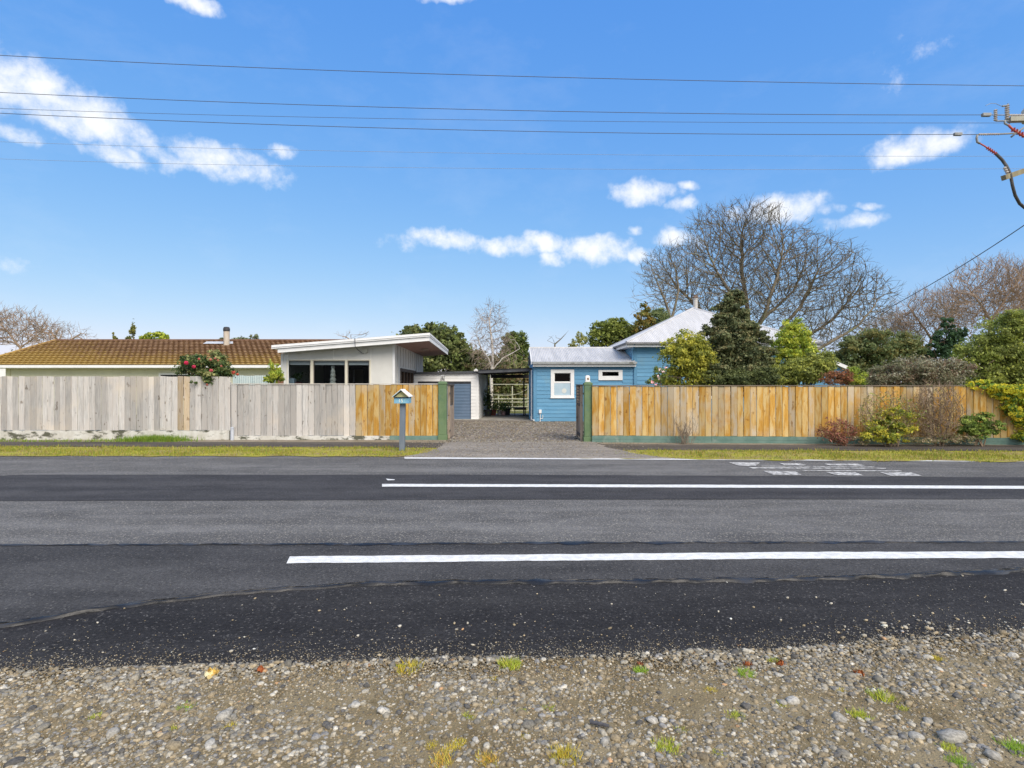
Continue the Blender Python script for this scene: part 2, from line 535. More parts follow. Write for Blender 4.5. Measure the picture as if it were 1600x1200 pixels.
# ------------------------------------------------------------------ the ground, road and verges
def xs_world(line, xw):
    """height of a photographed ground line (list of pixels) at world X, as world Y; runs on straight outside the picture"""
    pts = [G(*p) for p in line]
    X = np.array([p.x for p in pts]); Y = np.array([p.y for p in pts])
    out = np.interp(xw, X, Y)
    s0 = (Y[1]-Y[0])/(X[1]-X[0]); s1 = (Y[-1]-Y[-2])/(X[-1]-X[-2])
    s0 = max(-.06, min(.06, s0)); s1 = max(-.06, min(.06, s1))
    out = np.where(xw < X[0], Y[0]+s0*(xw-X[0])*np.exp(-np.abs(xw-X[0])/30), out)
    out = np.where(xw > X[-1], Y[-1]+s1*(xw-X[-1])*np.exp(-np.abs(xw-X[-1])/30), out)
    return out

def wig(x, amp, freq, seed):
    return np.array([amp*(mnoise.noise(Vector((a*freq, seed, 0))) + .5*mnoise.noise(Vector((a*freq*2.7, seed+9, 0)))) for a in x])

def strip(name, far, near, z, mat, parent=None, x0=-70, x1=70, n=400, a_far=0., a_near=0., f=1.2, kind=None, thick=0):
    xw = np.concatenate([np.linspace(x0, max(x0, -16), 40, endpoint=False), np.linspace(max(x0, -16), min(x1, 16), n), np.linspace(min(x1, 16), x1, 40)[1:]])
    xw = np.unique(xw)
    yf = xs_world(far, xw) + wig(xw, a_far, f, 3.1)
    yn = xs_world(near, xw) + wig(xw, a_near, f, 7.7)
    k = len(xw)
    v = np.zeros((2*k, 3)); v[:k, 0] = xw; v[:k, 1] = yn; v[k:, 0] = xw; v[k:, 1] = yf; v[:, 2] = z
    i = np.arange(k-1)
    fc = np.stack([i, i+1, i+1+k, i+k], 1)
    me = mesh_np(name, v, fc, mat)
    o = link(name, me, parent)
    if kind: o['kind'] = kind
    return o

gm = MB().quad((-1500, -400, -.03), (1500, -400, -.03), (1500, 2600, -.03), (-1500, 2600, -.03))
ground = tag(gm.build('ground', YARD), kind='structure')

L_ROADFAR = [(0, 712), (630, 713), (1000, 717), (1600, 722.5)]
L_GRAVEL = [(0, 1058), (200, 1055), (400, 1049), (600, 1041), (800, 1037), (1000, 1034), (1200, 1026), (1400, 1010), (1600, 997)]
L_CRACK = [(0, 981), (90, 966), (180, 951), (350, 931), (550, 916), (700, 912), (850, 912), (1000, 911), (1200, 908), (1400, 903), (1600, 893)]
L_SEAM = [(0, 853), (600, 851), (1000, 849), (1600, 848)]
L_D1 = [(0, 744), (30, 742), (800, 742), (1600, 746)]
L_D2 = [(0, 783), (800, 781), (1600, 780)]
GB = [(p[0], p[1]+16) for p in L_GRAVEL]
road = strip('road', [(0, 711), (630, 711), (1000, 715), (1600, 720)], GB, 0.0, A_GREY, kind='structure', a_far=.05)
strip('asphalt_strip', L_D1, L_D2, .004, A_DARK, road, a_far=.02, a_near=.02)
strip('asphalt_lane', L_SEAM, L_CRACK, .004, A_LANE, road, a_far=.02)
strip('asphalt_shoulder', [(p[0], p[1]+.6) for p in L_CRACK], [(p[0], p[1]+10) for p in L_GRAVEL], .006, A_NEW, road, a_far=.015, f=3)

def tar_bead(name, line, width, height, seed, x0=-30, x1=30, dy=0.):
    """a raised, lumpy line of bitumen poured along a joint"""
    n = 1600
    xw = np.linspace(x0, x1, n)
    yc = xs_world(line, xw) + wig(xw, .022, 2.2, seed) + wig(xw, .014, 7.0, seed+30) + dy
    wd = width*(.25 + 1.6*np.abs(wig(xw, 1.0, 2.3, seed+4)))
    hg = height*(.5 + .8*np.abs(wig(xw, 1.0, 3.1, seed+8)))
    prof = np.array([(-1, 0), (-.6, .7), (0, 1), (.55, .75), (1, 0)])
    v = np.zeros((n, 5, 3))
    for k, (a, b) in enumerate(prof):
        v[:, k, 0] = xw; v[:, k, 1] = yc + a*wd + wig(xw, .016, 9, seed+k); v[:, k, 2] = .0075 + b*hg
    i = (np.arange(n-1)[:, None]*5 + np.arange(4)[None]).ravel()
    fc = np.stack([i, i+5, i+6, i+1], 1)
    return link(name, mesh_np(name, v.reshape(-1, 3), fc, TAR, smooth=True), road)
tar_bead('tar_seam', L_CRACK, .052, .030, 1.0)
tar_bead('tar_seam', L_CRACK, .014, .012, 61.0, dy=.06)
tar_bead('tar_seam', L_SEAM, .05, .014, 21.0)

def paint_line(name, pts_far, pts_near, mat=PAINT, z=.0085, rag=.006):
    """a marking between two photographed edges, its ends and edges a little uneven"""
    a = [G(*p) for p in pts_far]; b = [G(*p) for p in pts_near]
    n = 160
    t = np.linspace(0, 1, n)
    def samp(pp):
        X = np.array([p.x for p in pp]); Y = np.array([p.y for p in pp])
        s = np.linspace(0, 1, len(pp))
        return np.interp(t, s, X), np.interp(t, s, Y)
    ax, ay = samp(a); bx, by = samp(b)
    ay = ay + wig(ax, rag, 4, 2.2); by = by + wig(bx, rag, 4, 5.2)
    v = np.zeros((2*n, 3)); v[:n, 0] = bx; v[:n, 1] = by; v[n:, 0] = ax; v[n:, 1] = ay; v[:, 2] = z
    i = np.arange(n-1)
    return link(name, mesh_np(name, v, np.stack([i, i+1, i+1+n, i+n], 1), mat), road)
paint_line('edge_line', [(632, 715.0), (1000, 716.2), (2600, 724.5)], [(632, 717.2), (1000, 718.6), (2600, 728)])
paint_line('centre_line', [(597, 756.8), (900, 757.6), (1250, 758.6), (2600, 764)], [(597, 761), (900, 761.8), (1250, 763), (2600, 769)], rag=.012)
paint_line('lane_line', [(453, 870.5), (800, 868), (1200, 864), (1600, 862.6), (2300, 860)], [(448, 881.5), (800, 878), (1200, 874.5), (1600, 873.2), (2300, 870.5)], rag=.014)
paint_line('paint_spot', [(603, 748.6), (617, 749.8)], [(606, 751.2), (616, 750.8)])
for far, near in (([(1193, 736.4), (1243, 737.2)], [(1208, 742.6), (1253, 742.8)]),
                  ([(1290, 738), (1336, 738.2)], [(1306, 743.2), (1349, 743.6)]),
                  ([(1375, 738.6), (1424, 739)], [(1392, 744), (1441, 744.2)]),
                  ([(1137, 722.6), (1188, 723.2)], [(1156, 728.6), (1180, 728.8)]),
                  ([(1218, 724.2), (1250, 724.6)], [(1226, 727.4), (1262, 727.6)]),
                  ([(1288, 725.2), (1340, 725.2)], [(1296, 727.8), (1352, 728.2)]),
                  ([(1170, 730.8), (1384, 731.8)], [(1176, 732.6), (1384, 733)]),
                  ([(1250, 735.2), (1408, 735.8)], [(1254, 736.2), (1410, 737.2)]),
                  ([(1190, 728.4), (1366, 729.8)], [(1190, 729.2), (1368, 730.6)])):
    paint_line('hatch_mark', far, near, PAINT_WORN, rag=.0)

# far side: grass verge, footpath, driveway
L_PATH1 = [(0, 698.5), (600, 700), (800, 702), (1000, 704), (1600, 706)]       # near edge of the footpath
L_PATH0 = [(0, 691), (600, 692), (800, 694), (1000, 695.5), (1600, 697)]       # far edge
footpath = strip('footpath', L_PATH0, L_PATH1, .02, A_PATH, a_far=.06, a_near=.06, kind='structure')
verge = strip('verge_soil', L_PATH1, [(0, 713), (630, 713.5), (1000, 717.5), (1600, 722)], .012, TURF, a_far=.06, a_near=.17, f=1.3, kind='structure')
# the strip of soil between footpath and fences
strip('fence_foot_soil', [(0, 683), (600, 686), (800, 688), (1000, 691), (1600, 694.5)], L_PATH0, .014, M('foot_soil', (.26, .22, .17), (.19, .16, .11), 3, bump=.6, bscale=60), a_near=.05, kind='structure')
def sheet(name, pts, z, mat, kind='structure', parent=None):
    b = MB().poly([(p[0], p[1], z) for p in pts]).build(name, mat, parent)
    if kind: b['kind'] = kind
    return b
def apron():
    n = 90
    t = np.linspace(0, 1, n)
    yn, yf = 12.60, 16.55
    xl = -1.72 - .75*np.exp(-t*3.2) + wig(t*4, .13, 1.6, 31.)
    xr = 2.2 + 1.5*np.exp(-t*3.0) + wig(t*4, .16, 1.6, 41.)
    v = []
    for k in range(n):
        for q in np.linspace(0, 1, 12):
            x = xl[k]*(1-q)+xr[k]*q
            v.append((x, yn+(yf-yn)*t[k]-.045*(x+2)+wig(np.array([x]), .05, 1.5, 51.)[0], .026 if t[k] > .04 else .006))
    i = (np.arange(n-1)[:, None]*12 + np.arange(11)[None]).ravel()
    tag(link('driveway_apron', mesh_np('driveway_apron', np.array(v), np.stack([i, i+1, i+13, i+12], 1), A_APRON)), kind='structure')
apron()
sheet('driveway', [(-1.95, 16.6), (2.05, 16.05), (2.3, 18.5), (5.6, 20.5), (5.6, 24.95), (.9, 25.35), (-6, 26.3), (-4.0, 22), (-2.2, 18.5)], .006, DRIVE)
sheet('back_lawn', [(-60, 27), (60, 27), (60, 120), (-60, 120)], -.008, M('lawn', (.13, .15, .035), (.18, .17, .05), .8, rough=.95, bump=.5, bscale=40))

def blades(name, xy, h, w, cols, label=None, cat=None, z0=.012, lean=.5, mat=BLADE, kind='stuff', parent=None, off=(0, 0, 0), rng=RNG):
    n = len(xy)
    a = rng.uniform(0, 2*np.pi, n); hh = h*rng.uniform(.45, 1.25, n)
    la = rng.uniform(0, 2*np.pi, n); ll = lean*hh*rng.uniform(.1, 1, n)
    dx, dy = np.cos(a)*w/2, np.sin(a)*w/2
    v = np.zeros((n, 3, 3))
    v[:, 0, 0] = xy[:, 0]-dx; v[:, 0, 1] = xy[:, 1]-dy
    v[:, 1, 0] = xy[:, 0]+dx; v[:, 1, 1] = xy[:, 1]+dy
    v[:, 2, 0] = xy[:, 0]+np.cos(la)*ll; v[:, 2, 1] = xy[:, 1]+np.sin(la)*ll
    v[:, :2, 2] = z0-.004; v[:, 2, 2] = z0+hh
    cols = np.array(cols)
    c = cols[rng.integers(0, len(cols), n)]*rng.uniform(.75, 1.25, (n, 1))
    c = np.repeat(c[:, None], 3, 1).reshape(-1, 3)
    me = mesh_np(name, v.reshape(-1, 3)-np.array(off), np.arange(3*n).reshape(-1, 3), mat, c)
    o = link(name, me, parent, off if not parent else None)
    tag(o, label, cat, kind=kind)
    return o

GRASS_Y = [(.36, .36, .045), (.30, .33, .045), (.40, .36, .07), (.24, .30, .04), (.34, .27, .07)]
GRASS_G = [(.12, .24, .03), (.20, .32, .04), (.26, .34, .05)]
def field(n, x0, x1, far, near, thin=None):
    x = RNG.uniform(x0, x1, n)
    yf = xs_world(far, x); yn = xs_world(near, x)
    t = RNG.uniform(-.03, 1.03, n)
    y = yn + (yf-yn)*t
    keep = np.array([mnoise.noise(Vector((a*.8, b*1.6, 4)))+RNG.uniform(-.45, .6) > 0 for a, b in zip(x, y)])
    return np.stack([x, y], 1)[keep]
NEAR_V = [(0, 712.5), (630, 712.5), (1000, 716.5), (1600, 721)]
vl = field(30000, -26, -1.75, L_PATH1, NEAR_V)
vr = field(24000, 2.35, 24, L_PATH1, NEAR_V)
vl = vl[(vl[:, 0] < -2.2) | (RNG.uniform(0, 1, len(vl)) < .35)]
vr = vr[(vr[:, 0] > 3.1) | (RNG.uniform(0, 1, len(vr)) < (vr[:, 0]-2.2)/1.2)]
blades('grass_verge', np.concatenate([vl, vr]), .045, .018, GRASS_Y, 'short yellow green mown grass on the verge beside the road', 'grass')
cl = np.concatenate([np.stack([RNG.normal(cx, RNG.uniform(.08, .35), 70), RNG.normal(0, .14, 70)], 1) for cx in np.concatenate([RNG.uniform(-20, -2.6, 70), RNG.uniform(3.4, 18, 60)])])
fr_ = np.repeat(RNG.uniform(-.04, 1.0, 130), 70)
cl[:, 1] += xs_world(NEAR_V, cl[:, 0])*(1-fr_) + xs_world(L_PATH1, cl[:, 0])*fr_
blades('verge_tufts', cl, .075, .016, GRASS_Y+[(.16, .24, .04), (.34, .24, .09)], 'taller uneven grass tufts dotted along the mown verge', 'grass')
bl = field(15000, -26, -9.6, [(0, 682), (1600, 686)], [(0, 691.5), (1600, 694)])
tall = np.stack([RNG.normal(-10.25, .42, 2600), RNG.uniform(16.05, 16.6, 2600)], 1)
blades('fence_grass', np.concatenate([bl, tall[:1300]]), .085, .016, GRASS_G+[(.30, .34, .05)], 'bright green grass growing along the foot of the grey fence', 'grass')
blades('long_grass_tuft', tall, .17, .014, GRASS_G, 'taller bright green grass clump at grey fence footing', 'grass', kind=None)

# ------------------------------------------------------------------ roadside gravel
def gravel_edge_y(x):
    return xs_world(L_GRAVEL, x)

def build_gravel():
    # the bed
    nx, ny = 260, 60
    xs = np.concatenate([np.linspace(-40, -6, 20, endpoint=False), np.linspace(-6, 6, nx), np.linspace(6, 40, 21)[1:]])
    edge = gravel_edge_y(xs) + wig(xs, .06, 1.6, 12.) + wig(xs, .03, 6, 18.)
    v = np.zeros((len(xs), ny, 3))
    for j in range(ny):
        t = j/(ny-1)
        v[:, j, 0] = xs; v[:, j, 1] = edge*(1-t**1.5) + (-8)*t**1.5
        v[:, j, 2] = [.011 + min(1, t*12)*(.012 + .016*mnoise.noise(Vector((x*1.3, yy*1.3, 1))) + .008*mnoise.noise(Vector((x*5, yy*5, 3)))) for x, yy in zip(xs, v[:, j, 1])]
    i = (np.arange(len(xs)-1)[:, None]*ny + np.arange(ny-1)[None]).ravel()
    me = mesh_np('gravel_verge', v.reshape(-1, 3), np.stack([i, i+1, i+ny+1, i+ny], 1), DIRT, smooth=True)
    bed = tag(link('gravel_verge', me), kind='structure')

    def bed_z(x, y):
        return .02 + .014*mnoise.noise(Vector((x*1.3, y*1.3, 1))) + .007*mnoise.noise(Vector((x*5, y*5, 3)))
    # stones
    def ico(sub):
        import bmesh
        b = bmesh.new(); bmesh.ops.create_icosphere(b, subdivisions=sub, radius=1)
        vv = np.array([q.co[:] for q in b.verts]); ff = np.array([[q.index for q in p.verts] for p in b.faces]); b.free()
        return vv, ff
    I1, I2 = ico(1), ico(2)
    PAL = np.array([(.28, .252, .195), (.185, .17, .138), (.37, .34, .275), (.25, .20, .125), (.32, .262, .17), (.115, .108, .097), (.46, .43, .36), (.195, .158, .10), (.22, .212, .198), (.36, .22, .115)])
    PW = np.array([.19, .15, .12, .15, .11, .09, .045, .09, .05, .005]); PW = PW/PW.sum()
    def scatter(n, rmin, rmax, power, x0, x1, y0, bare=.1):
        x = RNG.uniform(x0, x1, n); e = gravel_edge_y(x)
        y = y0 + (e + .05 - y0)*RNG.uniform(0, 1, n)
        keep = np.zeros(n, bool)
        for k in range(n):
            d = mnoise.noise(Vector((x[k]*.9+3, y[k]*1.5, 8)))*1.2 + .55*mnoise.noise(Vector((x[k]*3, y[k]*4, 2))) + .42
            # worn bare patches
            for (bx, by, ba, bb) in ((.65, 2.86, .75, .16), (2.05, 2.85, .55, .14), (-.2, 3.25, .8, .10), (-1.1, 3.05, .35, .12)):
                d -= .75*math.exp(-((x[k]-bx)/ba)**2 - ((y[k]-by)/bb)**2)
            keep[k] = d > RNG.uniform(-.12, .62) or RNG.uniform() < bare
        x, y = x[keep], y[keep]
        r = rmin*(rmax/rmin)**(RNG.uniform(0, 1, len(x))**power)
        return x, y, r
    def stones_np(x, y, r, tmpl, z=None):
        tv, tf = tmpl
        n, m = len(x), len(tv)
        sc = np.stack([r*RNG.uniform(.85, 1.4, n), r*RNG.uniform(.7, 1.1, n), r*RNG.uniform(.45, .75, n)], 1)
        ang = RNG.uniform(0, np.pi, n); tilt = RNG.normal(0, .22, n)
        v = tv[None]*(1 + RNG.normal(0, .13, (n, m, 1)))
        v = np.sign(v)*np.abs(v)**RNG.uniform(.75, 1.0, (n, 1, 1))
        v = v*sc[:, None, :]
        ca, sa = np.cos(tilt)[:, None], np.sin(tilt)[:, None]
        vx, vz = v[..., 0]*ca - v[..., 2]*sa, v[..., 0]*sa + v[..., 2]*ca
        c, s = np.cos(ang)[:, None], np.sin(ang)[:, None]
        X = vx*c - v[..., 1]*s + x[:, None]; Y = vx*s + v[..., 1]*c + y[:, None]
        zz = np.array([bed_z(a, b) for a, b in zip(x, y)]) if z is None else z
        Z = vz + (zz + sc[:, 2]*.35)[:, None]
        V = np.stack([X, Y, Z], 2).reshape(-1, 3)
        Fc = (tf[None] + (np.arange(n)*m)[:, None, None]).reshape(-1, 3)
        col = PAL[RNG.choice(len(PAL), n, p=PW)]*RNG.uniform(.66, 1.22, (n, 1))
        return V, Fc, np.repeat(col, m, 0)
    # grit and small gravel, one uncountable mass
    x, y, r = scatter(52000, .0035, .010, 1.0, -4.2, 4.2, 2.0, .45)
    A = stones_np(x, y, r, I1)
    x, y, r = scatter(30000, .0065, .0175, 1.5, -4.2, 4.2, 2.0, .20)
    B = stones_np(x, y, r, I2)
    xo = np.concatenate([RNG.uniform(-9, -4.2, 2500), RNG.uniform(4.2, 9, 2500), RNG.uniform(-5, 5, 3500)])
    yo = np.concatenate([RNG.uniform(.3, 3.3, 5000), RNG.uniform(.2, 2.0, 3500)])
    C = stones_np(xo, yo, RNG.uniform(.008, .022, len(xo)), I1)
    oc = (np.array([(1, 0, 0), (-1, 0, 0), (0, 1, 0), (0, -1, 0), (0, 0, 1), (0, 0, -1)], float), np.array([(0, 2, 4), (2, 1, 4), (1, 3, 4), (3, 0, 4), (2, 0, 5), (1, 2, 5), (3, 1, 5), (0, 3, 5)]))
    xg = RNG.uniform(-4.0, 4.0, 60000); yg = 2.1 + (gravel_edge_y(xg)+.02-2.1)*RNG.uniform(0, 1, 60000)
    Dg = stones_np(xg, yg, RNG.uniform(.003, .0085, len(xg)), oc)
    tag(link('grit', mesh_np('grit', Dg[0], Dg[1], STONE, Dg[2]*np.array((.95, .85, .68))), bed), kind='stuff')
    V = np.concatenate([A[0], B[0], C[0]])
    Fc = np.concatenate([A[1], B[1]+len(A[0]), C[1]+len(A[0])+len(B[0])])
    me = mesh_np('gravel', V, Fc, STONE, np.concatenate([A[2], B[2], C[2]]), smooth=False)
    tag(link('gravel', me, bed), kind='stuff')
    # the larger stones, one by one
    x, y, r = scatter(900, .017, .030, 2.4, -3.6, 3.6, 2.15, .02)
    x, y, r = x[:270], y[:270], r[:270]
    big = [(1487, 1163, .048), (1312, 1132, .034), (438+800, 1105, .030), (1431, 1160, .034), (1222, 1107, .026), (350, 1126, .036), (176, 1152, .028),
           (1020, 1134, .027), (1552, 1192, .034), (600, 1120, .028), (1110/2, 1109, .024), (945, 1167, .024), (1450, 1135, .026), (328, 1172, .026), (743, 1165, .022), (1036, 1134, .024)]
    bx = np.array([G(a, b).x for a, b, c in big]); by = np.array([G(a, b).y for a, b, c in big]); br = np.array([c for a, b, c in big])
    x = np.concatenate([x, bx]); y = np.concatenate([y, by]); r = np.concatenate([r, br])
    V, Fc, cc = stones_np(x, y, r, I2)
    m = len(I2[0]); nf = len(I2[1])
    cc[-len(big)*m:] = np.repeat(np.array((.36, .34, .295))*RNG.uniform(.8, 1.2, (len(big), 1)), m, 0)
    for k in range(len(x)):
        c0 = np.array((x[k], y[k], bed_z(x[k], y[k])))
        me = mesh_np('stone', V[k*m:(k+1)*m]-c0, I2[1], STONE, cc[k*m:(k+1)*m], smooth=True)
        link('stone', me, bed, c0)
    # loose chips thrown over the black shoulder
    n = 360
    x = RNG.uniform(-4.4, 4.6, n); e = gravel_edge_y(x); cr = xs_world(L_CRACK, x)
    y = e + (cr-e)*RNG.beta(1.0, 1.9, n)*1.02
    near = np.stack([RNG.normal(2.75, .35, 130), RNG.normal(3.72, .16, 130)], 1)
    x = np.concatenate([x, near[:, 0]]); y = np.concatenate([y, near[:, 1]])
    r = np.concatenate([.0035*(4.2)**(RNG.uniform(0, 1, n)**2.2), .005*(3.6)**(RNG.uniform(0, 1, 130)**1.6)])
    V, Fc, cc = stones_np(x, y, r, I1, np.full(len(x), .008))
    me = mesh_np('loose_chips', V, Fc, STONE, np.clip(cc*1.45, 0, .6), smooth=True)
    tag(link('loose_chips', me, road), kind='stuff')
    # grit feathering the edge of the asphalt
    n = 20000
    x = RNG.uniform(-4.4, 4.6, n); y = gravel_edge_y(x) + RNG.exponential(.10, n) - .03
    V, Fc, cc = stones_np(x, y, RNG.uniform(.002, .0055, n), I1, np.full(n, .0075))
    tag(link('edge_grit', mesh_np('edge_grit', V, Fc, STONE, cc*.75), road), kind='stuff')
    # gravel on the driveway
    n = 9000
    x = RNG.uniform(-2.6, 5.4, n); y = RNG.uniform(15.9, 25.0, n)
    k = (np.abs(x-.1) < 2.0+np.maximum(0, y-18)*.5)
    x, y = x[k], y[k]
    xa, ya = RNG.normal(.2, 1.5, 5000), RNG.uniform(12.75, 16.4, 5000)
    x = np.concatenate([x, xa]); y = np.concatenate([y, ya])
    V, Fc, cc = stones_np(x, y, np.concatenate([RNG.uniform(.012, .030, len(x)-5000), RNG.uniform(.004, .016, 5000)])*1.0 if True else RNG.uniform(.012, .030, len(x)), I1, np.where(y < 16.5, .024, .004))
    tag(link('driveway_gravel', mesh_np('driveway_gravel', V, Fc, STONE, cc*.8, smooth=False)), 'crushed grey brown gravel covering the driveway between the gate posts', 'gravel', kind='stuff')
    return bed_z
bed_z = build_gravel()

def tuft(px, py, size, cols, label, group=None, n=None, lean=.9):
    p = G(px, py, .02)
    size *= .78
    n = n or int(120 + 2200*size)
    xy = np.clip(RNG.normal(0, 1, (n, 2)), -1.7, 1.7)*size*.33
    c0 = (p.x, p.y, bed_z(p.x, p.y)-.004)
    o = blades('weed_tuft', xy, size*.36, .0055, [tuple(q*1.3 for q in c) for c in cols], z0=0, lean=lean*1.4, kind=None)
    o.location = c0
    return tag(o, label, 'weed', group)
YG = [(.38, .42, .05), (.30, .38, .05), (.45, .44, .06)]
YO = [(.52, .42, .06), (.48, .36, .05), (.40, .38, .06)]
GG = [(.22, .36, .04), (.28, .38, .05)]
OR = [(.55, .33, .07), (.48, .36, .08), (.42, .40, .07)]
tuft(797, 1040, .13, YG, 'wide yellow green grass clump where the gravel meets the black asphalt')
tuft(1163, 1057, .10, GG, 'bright green tuft in the gravel between two rust brown cones')
tuft(1208, 1033, .07, YG, 'yellow green tuft touching a rust brown cone at the asphalt edge')
tuft(1001, 1049, .08, GG, 'green tuft beside a small reddish cone at the asphalt edge')
tuft(1465, 1034, .07, YO, 'lone yellow tuft high up at the right end of the gravel edge')
tuft(1378, 1088, .12, YG, 'spreading yellow green weed on the bare dirt right of centre')
tuft(1342, 1120, .09, YG, 'flat yellow green weed beside the bare dirt patch on the right')
tuft(1040, 1170, .12, YG, 'dense rounded yellow green grass tuft amid stones at the bottom')
tuft(882, 1182, .13, YO, 'tall bright yellow weed clump at the bottom of the gravel')
tuft(1592, 1174, .12, GG, 'bright green grass clump at the lower right corner')
tuft(1500, 1197, .09, GG, 'green tuft below the large pale stone at the lower right')
tuft(640, 1046, .16, YO, 'low wide mossy yellow weed mat at the asphalt edge', n=150)
tuft(762, 1188, .10, OR, 'orange tinged weed at the bottom centre of the gravel')
tuft(690, 1190, .10, OR, 'orange and green weed at the bottom, left of centre')
tuft(290, 1106, .07, GG, 'small green tuft below the yellow fallen leaf')
tuft(150, 1120, .06, YG, 'leftmost small yellow green tuft in the gravel')
ORDINAL = 'first second third fourth fifth sixth seventh eighth ninth tenth eleventh twelfth thirteenth fourteenth fifteenth sixteenth seventeenth eighteenth nineteenth twentieth'.split()
for k, (px, py, sz) in enumerate(sorted(((775, 1099, .05), (770, 1062, .05), (857, 1107, .06), (815, 1112, .05), (733, 1120, .06), (675, 1166, .06), (716, 1164, .07), (820, 1150, .05),
                    (1150, 1122, .08), (1485, 1172, .08), (1110, 1081, .06), (1310, 1078, .06), (1220, 1104, .06), (1412, 1107, .05), (360, 1137, .06), (272, 1137, .05), (700, 1172, .07),
                    (626, 1042, .05), (1065, 1143, .05), (1120, 1177, .05)))):
    tuft(px, py, sz, YG if RNG.uniform() < .6 else YO, 'small yellow green sprout in the gravel, %s from the left among the small ones' % ORDINAL[k], 'small weeds in the gravel')

def crumpled(name, px, py, size, c1, c2, label, cat, n=26):
    """a fallen leaf or cone: a clump of curled scales"""
    p = G(px, py, .02); z = bed_z(p.x, p.y)
    v, f, c = [], [], []
    for k in range(n):
        a = RNG.uniform(0, 2*np.pi); e = RNG.uniform(-.1, 1.1); rr = size*RNG.uniform(.2, .55)
        d = np.array((np.cos(a)*np.cos(e), np.sin(a)*np.cos(e), np.sin(e)*.7))
        q = d*rr; t = np.array((-np.sin(a), np.cos(a), 0))*size*.2
        up = np.cross(d, t); up = up/np.linalg.norm(up)*size*.22
        i = len(v); v += [q-t*.3-up, q+t-d*size*.05, q+up+d*size*.16, q-t]
        f.append((i, i+1, i+2, i+3)); c += [np.array(c1)*(1-(h := RNG.uniform())) + np.array(c2)*h]*4
    me = mesh_np(name, np.array(v)+np.array((0, 0, size*.08)), np.array(f), PETAL, np.array(c))
    return tag(link(name, me, None, (p.x, p.y, z)), label, cat)
crumpled('fallen_leaf', 330, 1057, .07, (.95, .62, .10), (.92, .85, .55), 'curled bright yellow fallen leaf on the gravel beside the asphalt', 'leaf')
crumpled('seed_cone', 407, 1049, .05, (.30, .07, .02), (.45, .14, .05), 'rust red cone on the gravel just right of the yellow leaf', 'cone')
crumpled('seed_cone', 1219, 1038, .05, (.28, .07, .02), (.42, .15, .05), 'rust brown cone touching a yellow green tuft at the asphalt edge', 'cone')
crumpled('seed_cone', 1168, 1041, .045, (.26, .07, .02), (.40, .14, .05), 'rust brown cone above the bright green tuft', 'cone')
crumpled('seed_cone', 1343, 1054, .05, (.30, .08, .02), (.44, .15, .05), 'rust brown cone furthest right in the gravel', 'cone')
crumpled('seed_cone', 1000, 1038, .032, (.30, .09, .04), (.42, .16, .08), 'small reddish cone above the green tuft near the centre', 'cone')
tp = G(937, 1136, .03)
tag(MB().tube([tp+Vector((-.042, .02, .012)), tp+Vector((0, 0, .016)), tp+Vector((.042, -.012, .012))], [.008, .009, .007], 7).build('twig', M('dark_twig', (.05, .05, .055), (.08, .08, .09), 40)), 'short dark charred twig lying on bare dirt', 'twig')

# ------------------------------------------------------------------ fences
def paling_mesh(name, w, h, mat, t=.020, cut=None):
    """a sawn board, edges eased, top a little out of square"""
    e = .011
    dz = random.uniform(-.006, .006)
    prof = [(-w/2+e, 0), (w/2-e, 0), (w/2, e), (w/2, t), (-w/2, t), (-w/2, e)]
    b = MB()
    top = [(x, y, h + dz*x/w*2) for x, y in prof]
    n = len(prof)
    b.v = [(x, y, 0) for x, y in prof] + top
    b.f = [tuple(range(n))[::-1], tuple(range(n, 2*n))] + [(k, (k+1) % n, n+(k+1) % n, n+k) for k in range(n)]
    return b.mesh(name, mat)

def fence(label, a, b, zbot, ztop, pitch, matf, gap=.005, jitter=.006, cat='fence', topf=None):
    """palings from point a to point b (plan), each its own board"""
    a, b = Vector(a), Vector(b)
    root = thing('paling_fence', (a.x, a.y, 0), label, cat)
    d = (b-a); ln = d.length; d.normalize(); ang = math.atan2(d.y, d.x)
    n = int(round(ln/pitch)); pitch = ln/n
    cache = {}
    for k in range(n):
        u = (k+.5)*pitch
        x = a + d*u
        m = matf((x.x-0), k)
        hh = ztop - zbot
        if topf: hh = topf(x.x, ztop) - zbot
        key = (m.name, k % 5, round(hh, 2))
        if key not in cache:
            cache[key] = paling_mesh('paling', pitch-gap-random.uniform(0, .003), hh, m)
        o = link('paling', cache[key], root, (x.x-a.x, x.y-a.y+random.uniform(-jitter, jitter), zbot+random.uniform(-.010, .010)))
        o.rotation_euler = (random.uniform(-.006, .006), random.uniform(-.004, .004), ang)
    return root, d, ln

FL_Y = 16.70
def px_of(x, y): return 800 + x/y*F
XA0, XA1 = -24.0, (360-800)/F*FL_Y
fa, d, ln = fence('tall weathered grey paling fence on a stained concrete footing', (XA0, FL_Y), (XA1, FL_Y), .292, 1.872, .1735,
                  lambda x, k: PAL_TAN if abs(px_of(x, FL_Y)-286) < 5 else PAL_GREY)
MB().box(XA0, XA1-.03, FL_Y-.02, FL_Y+.14, -.02, .285).build('footing', CONC_WASH, fa)
for z in (.55, 1.55):
    MB().box(XA0, XA1, FL_Y+.024, FL_Y+.07, z, z+.09).build('rail', PAL_GREY, fa)
for k in range(7):
    x = XA1 - .15 - 2.4*k
    MB().box(x, x+.10, FL_Y+.072, FL_Y+.17, 0, 1.7).build('post', PAL_GREY, fa)

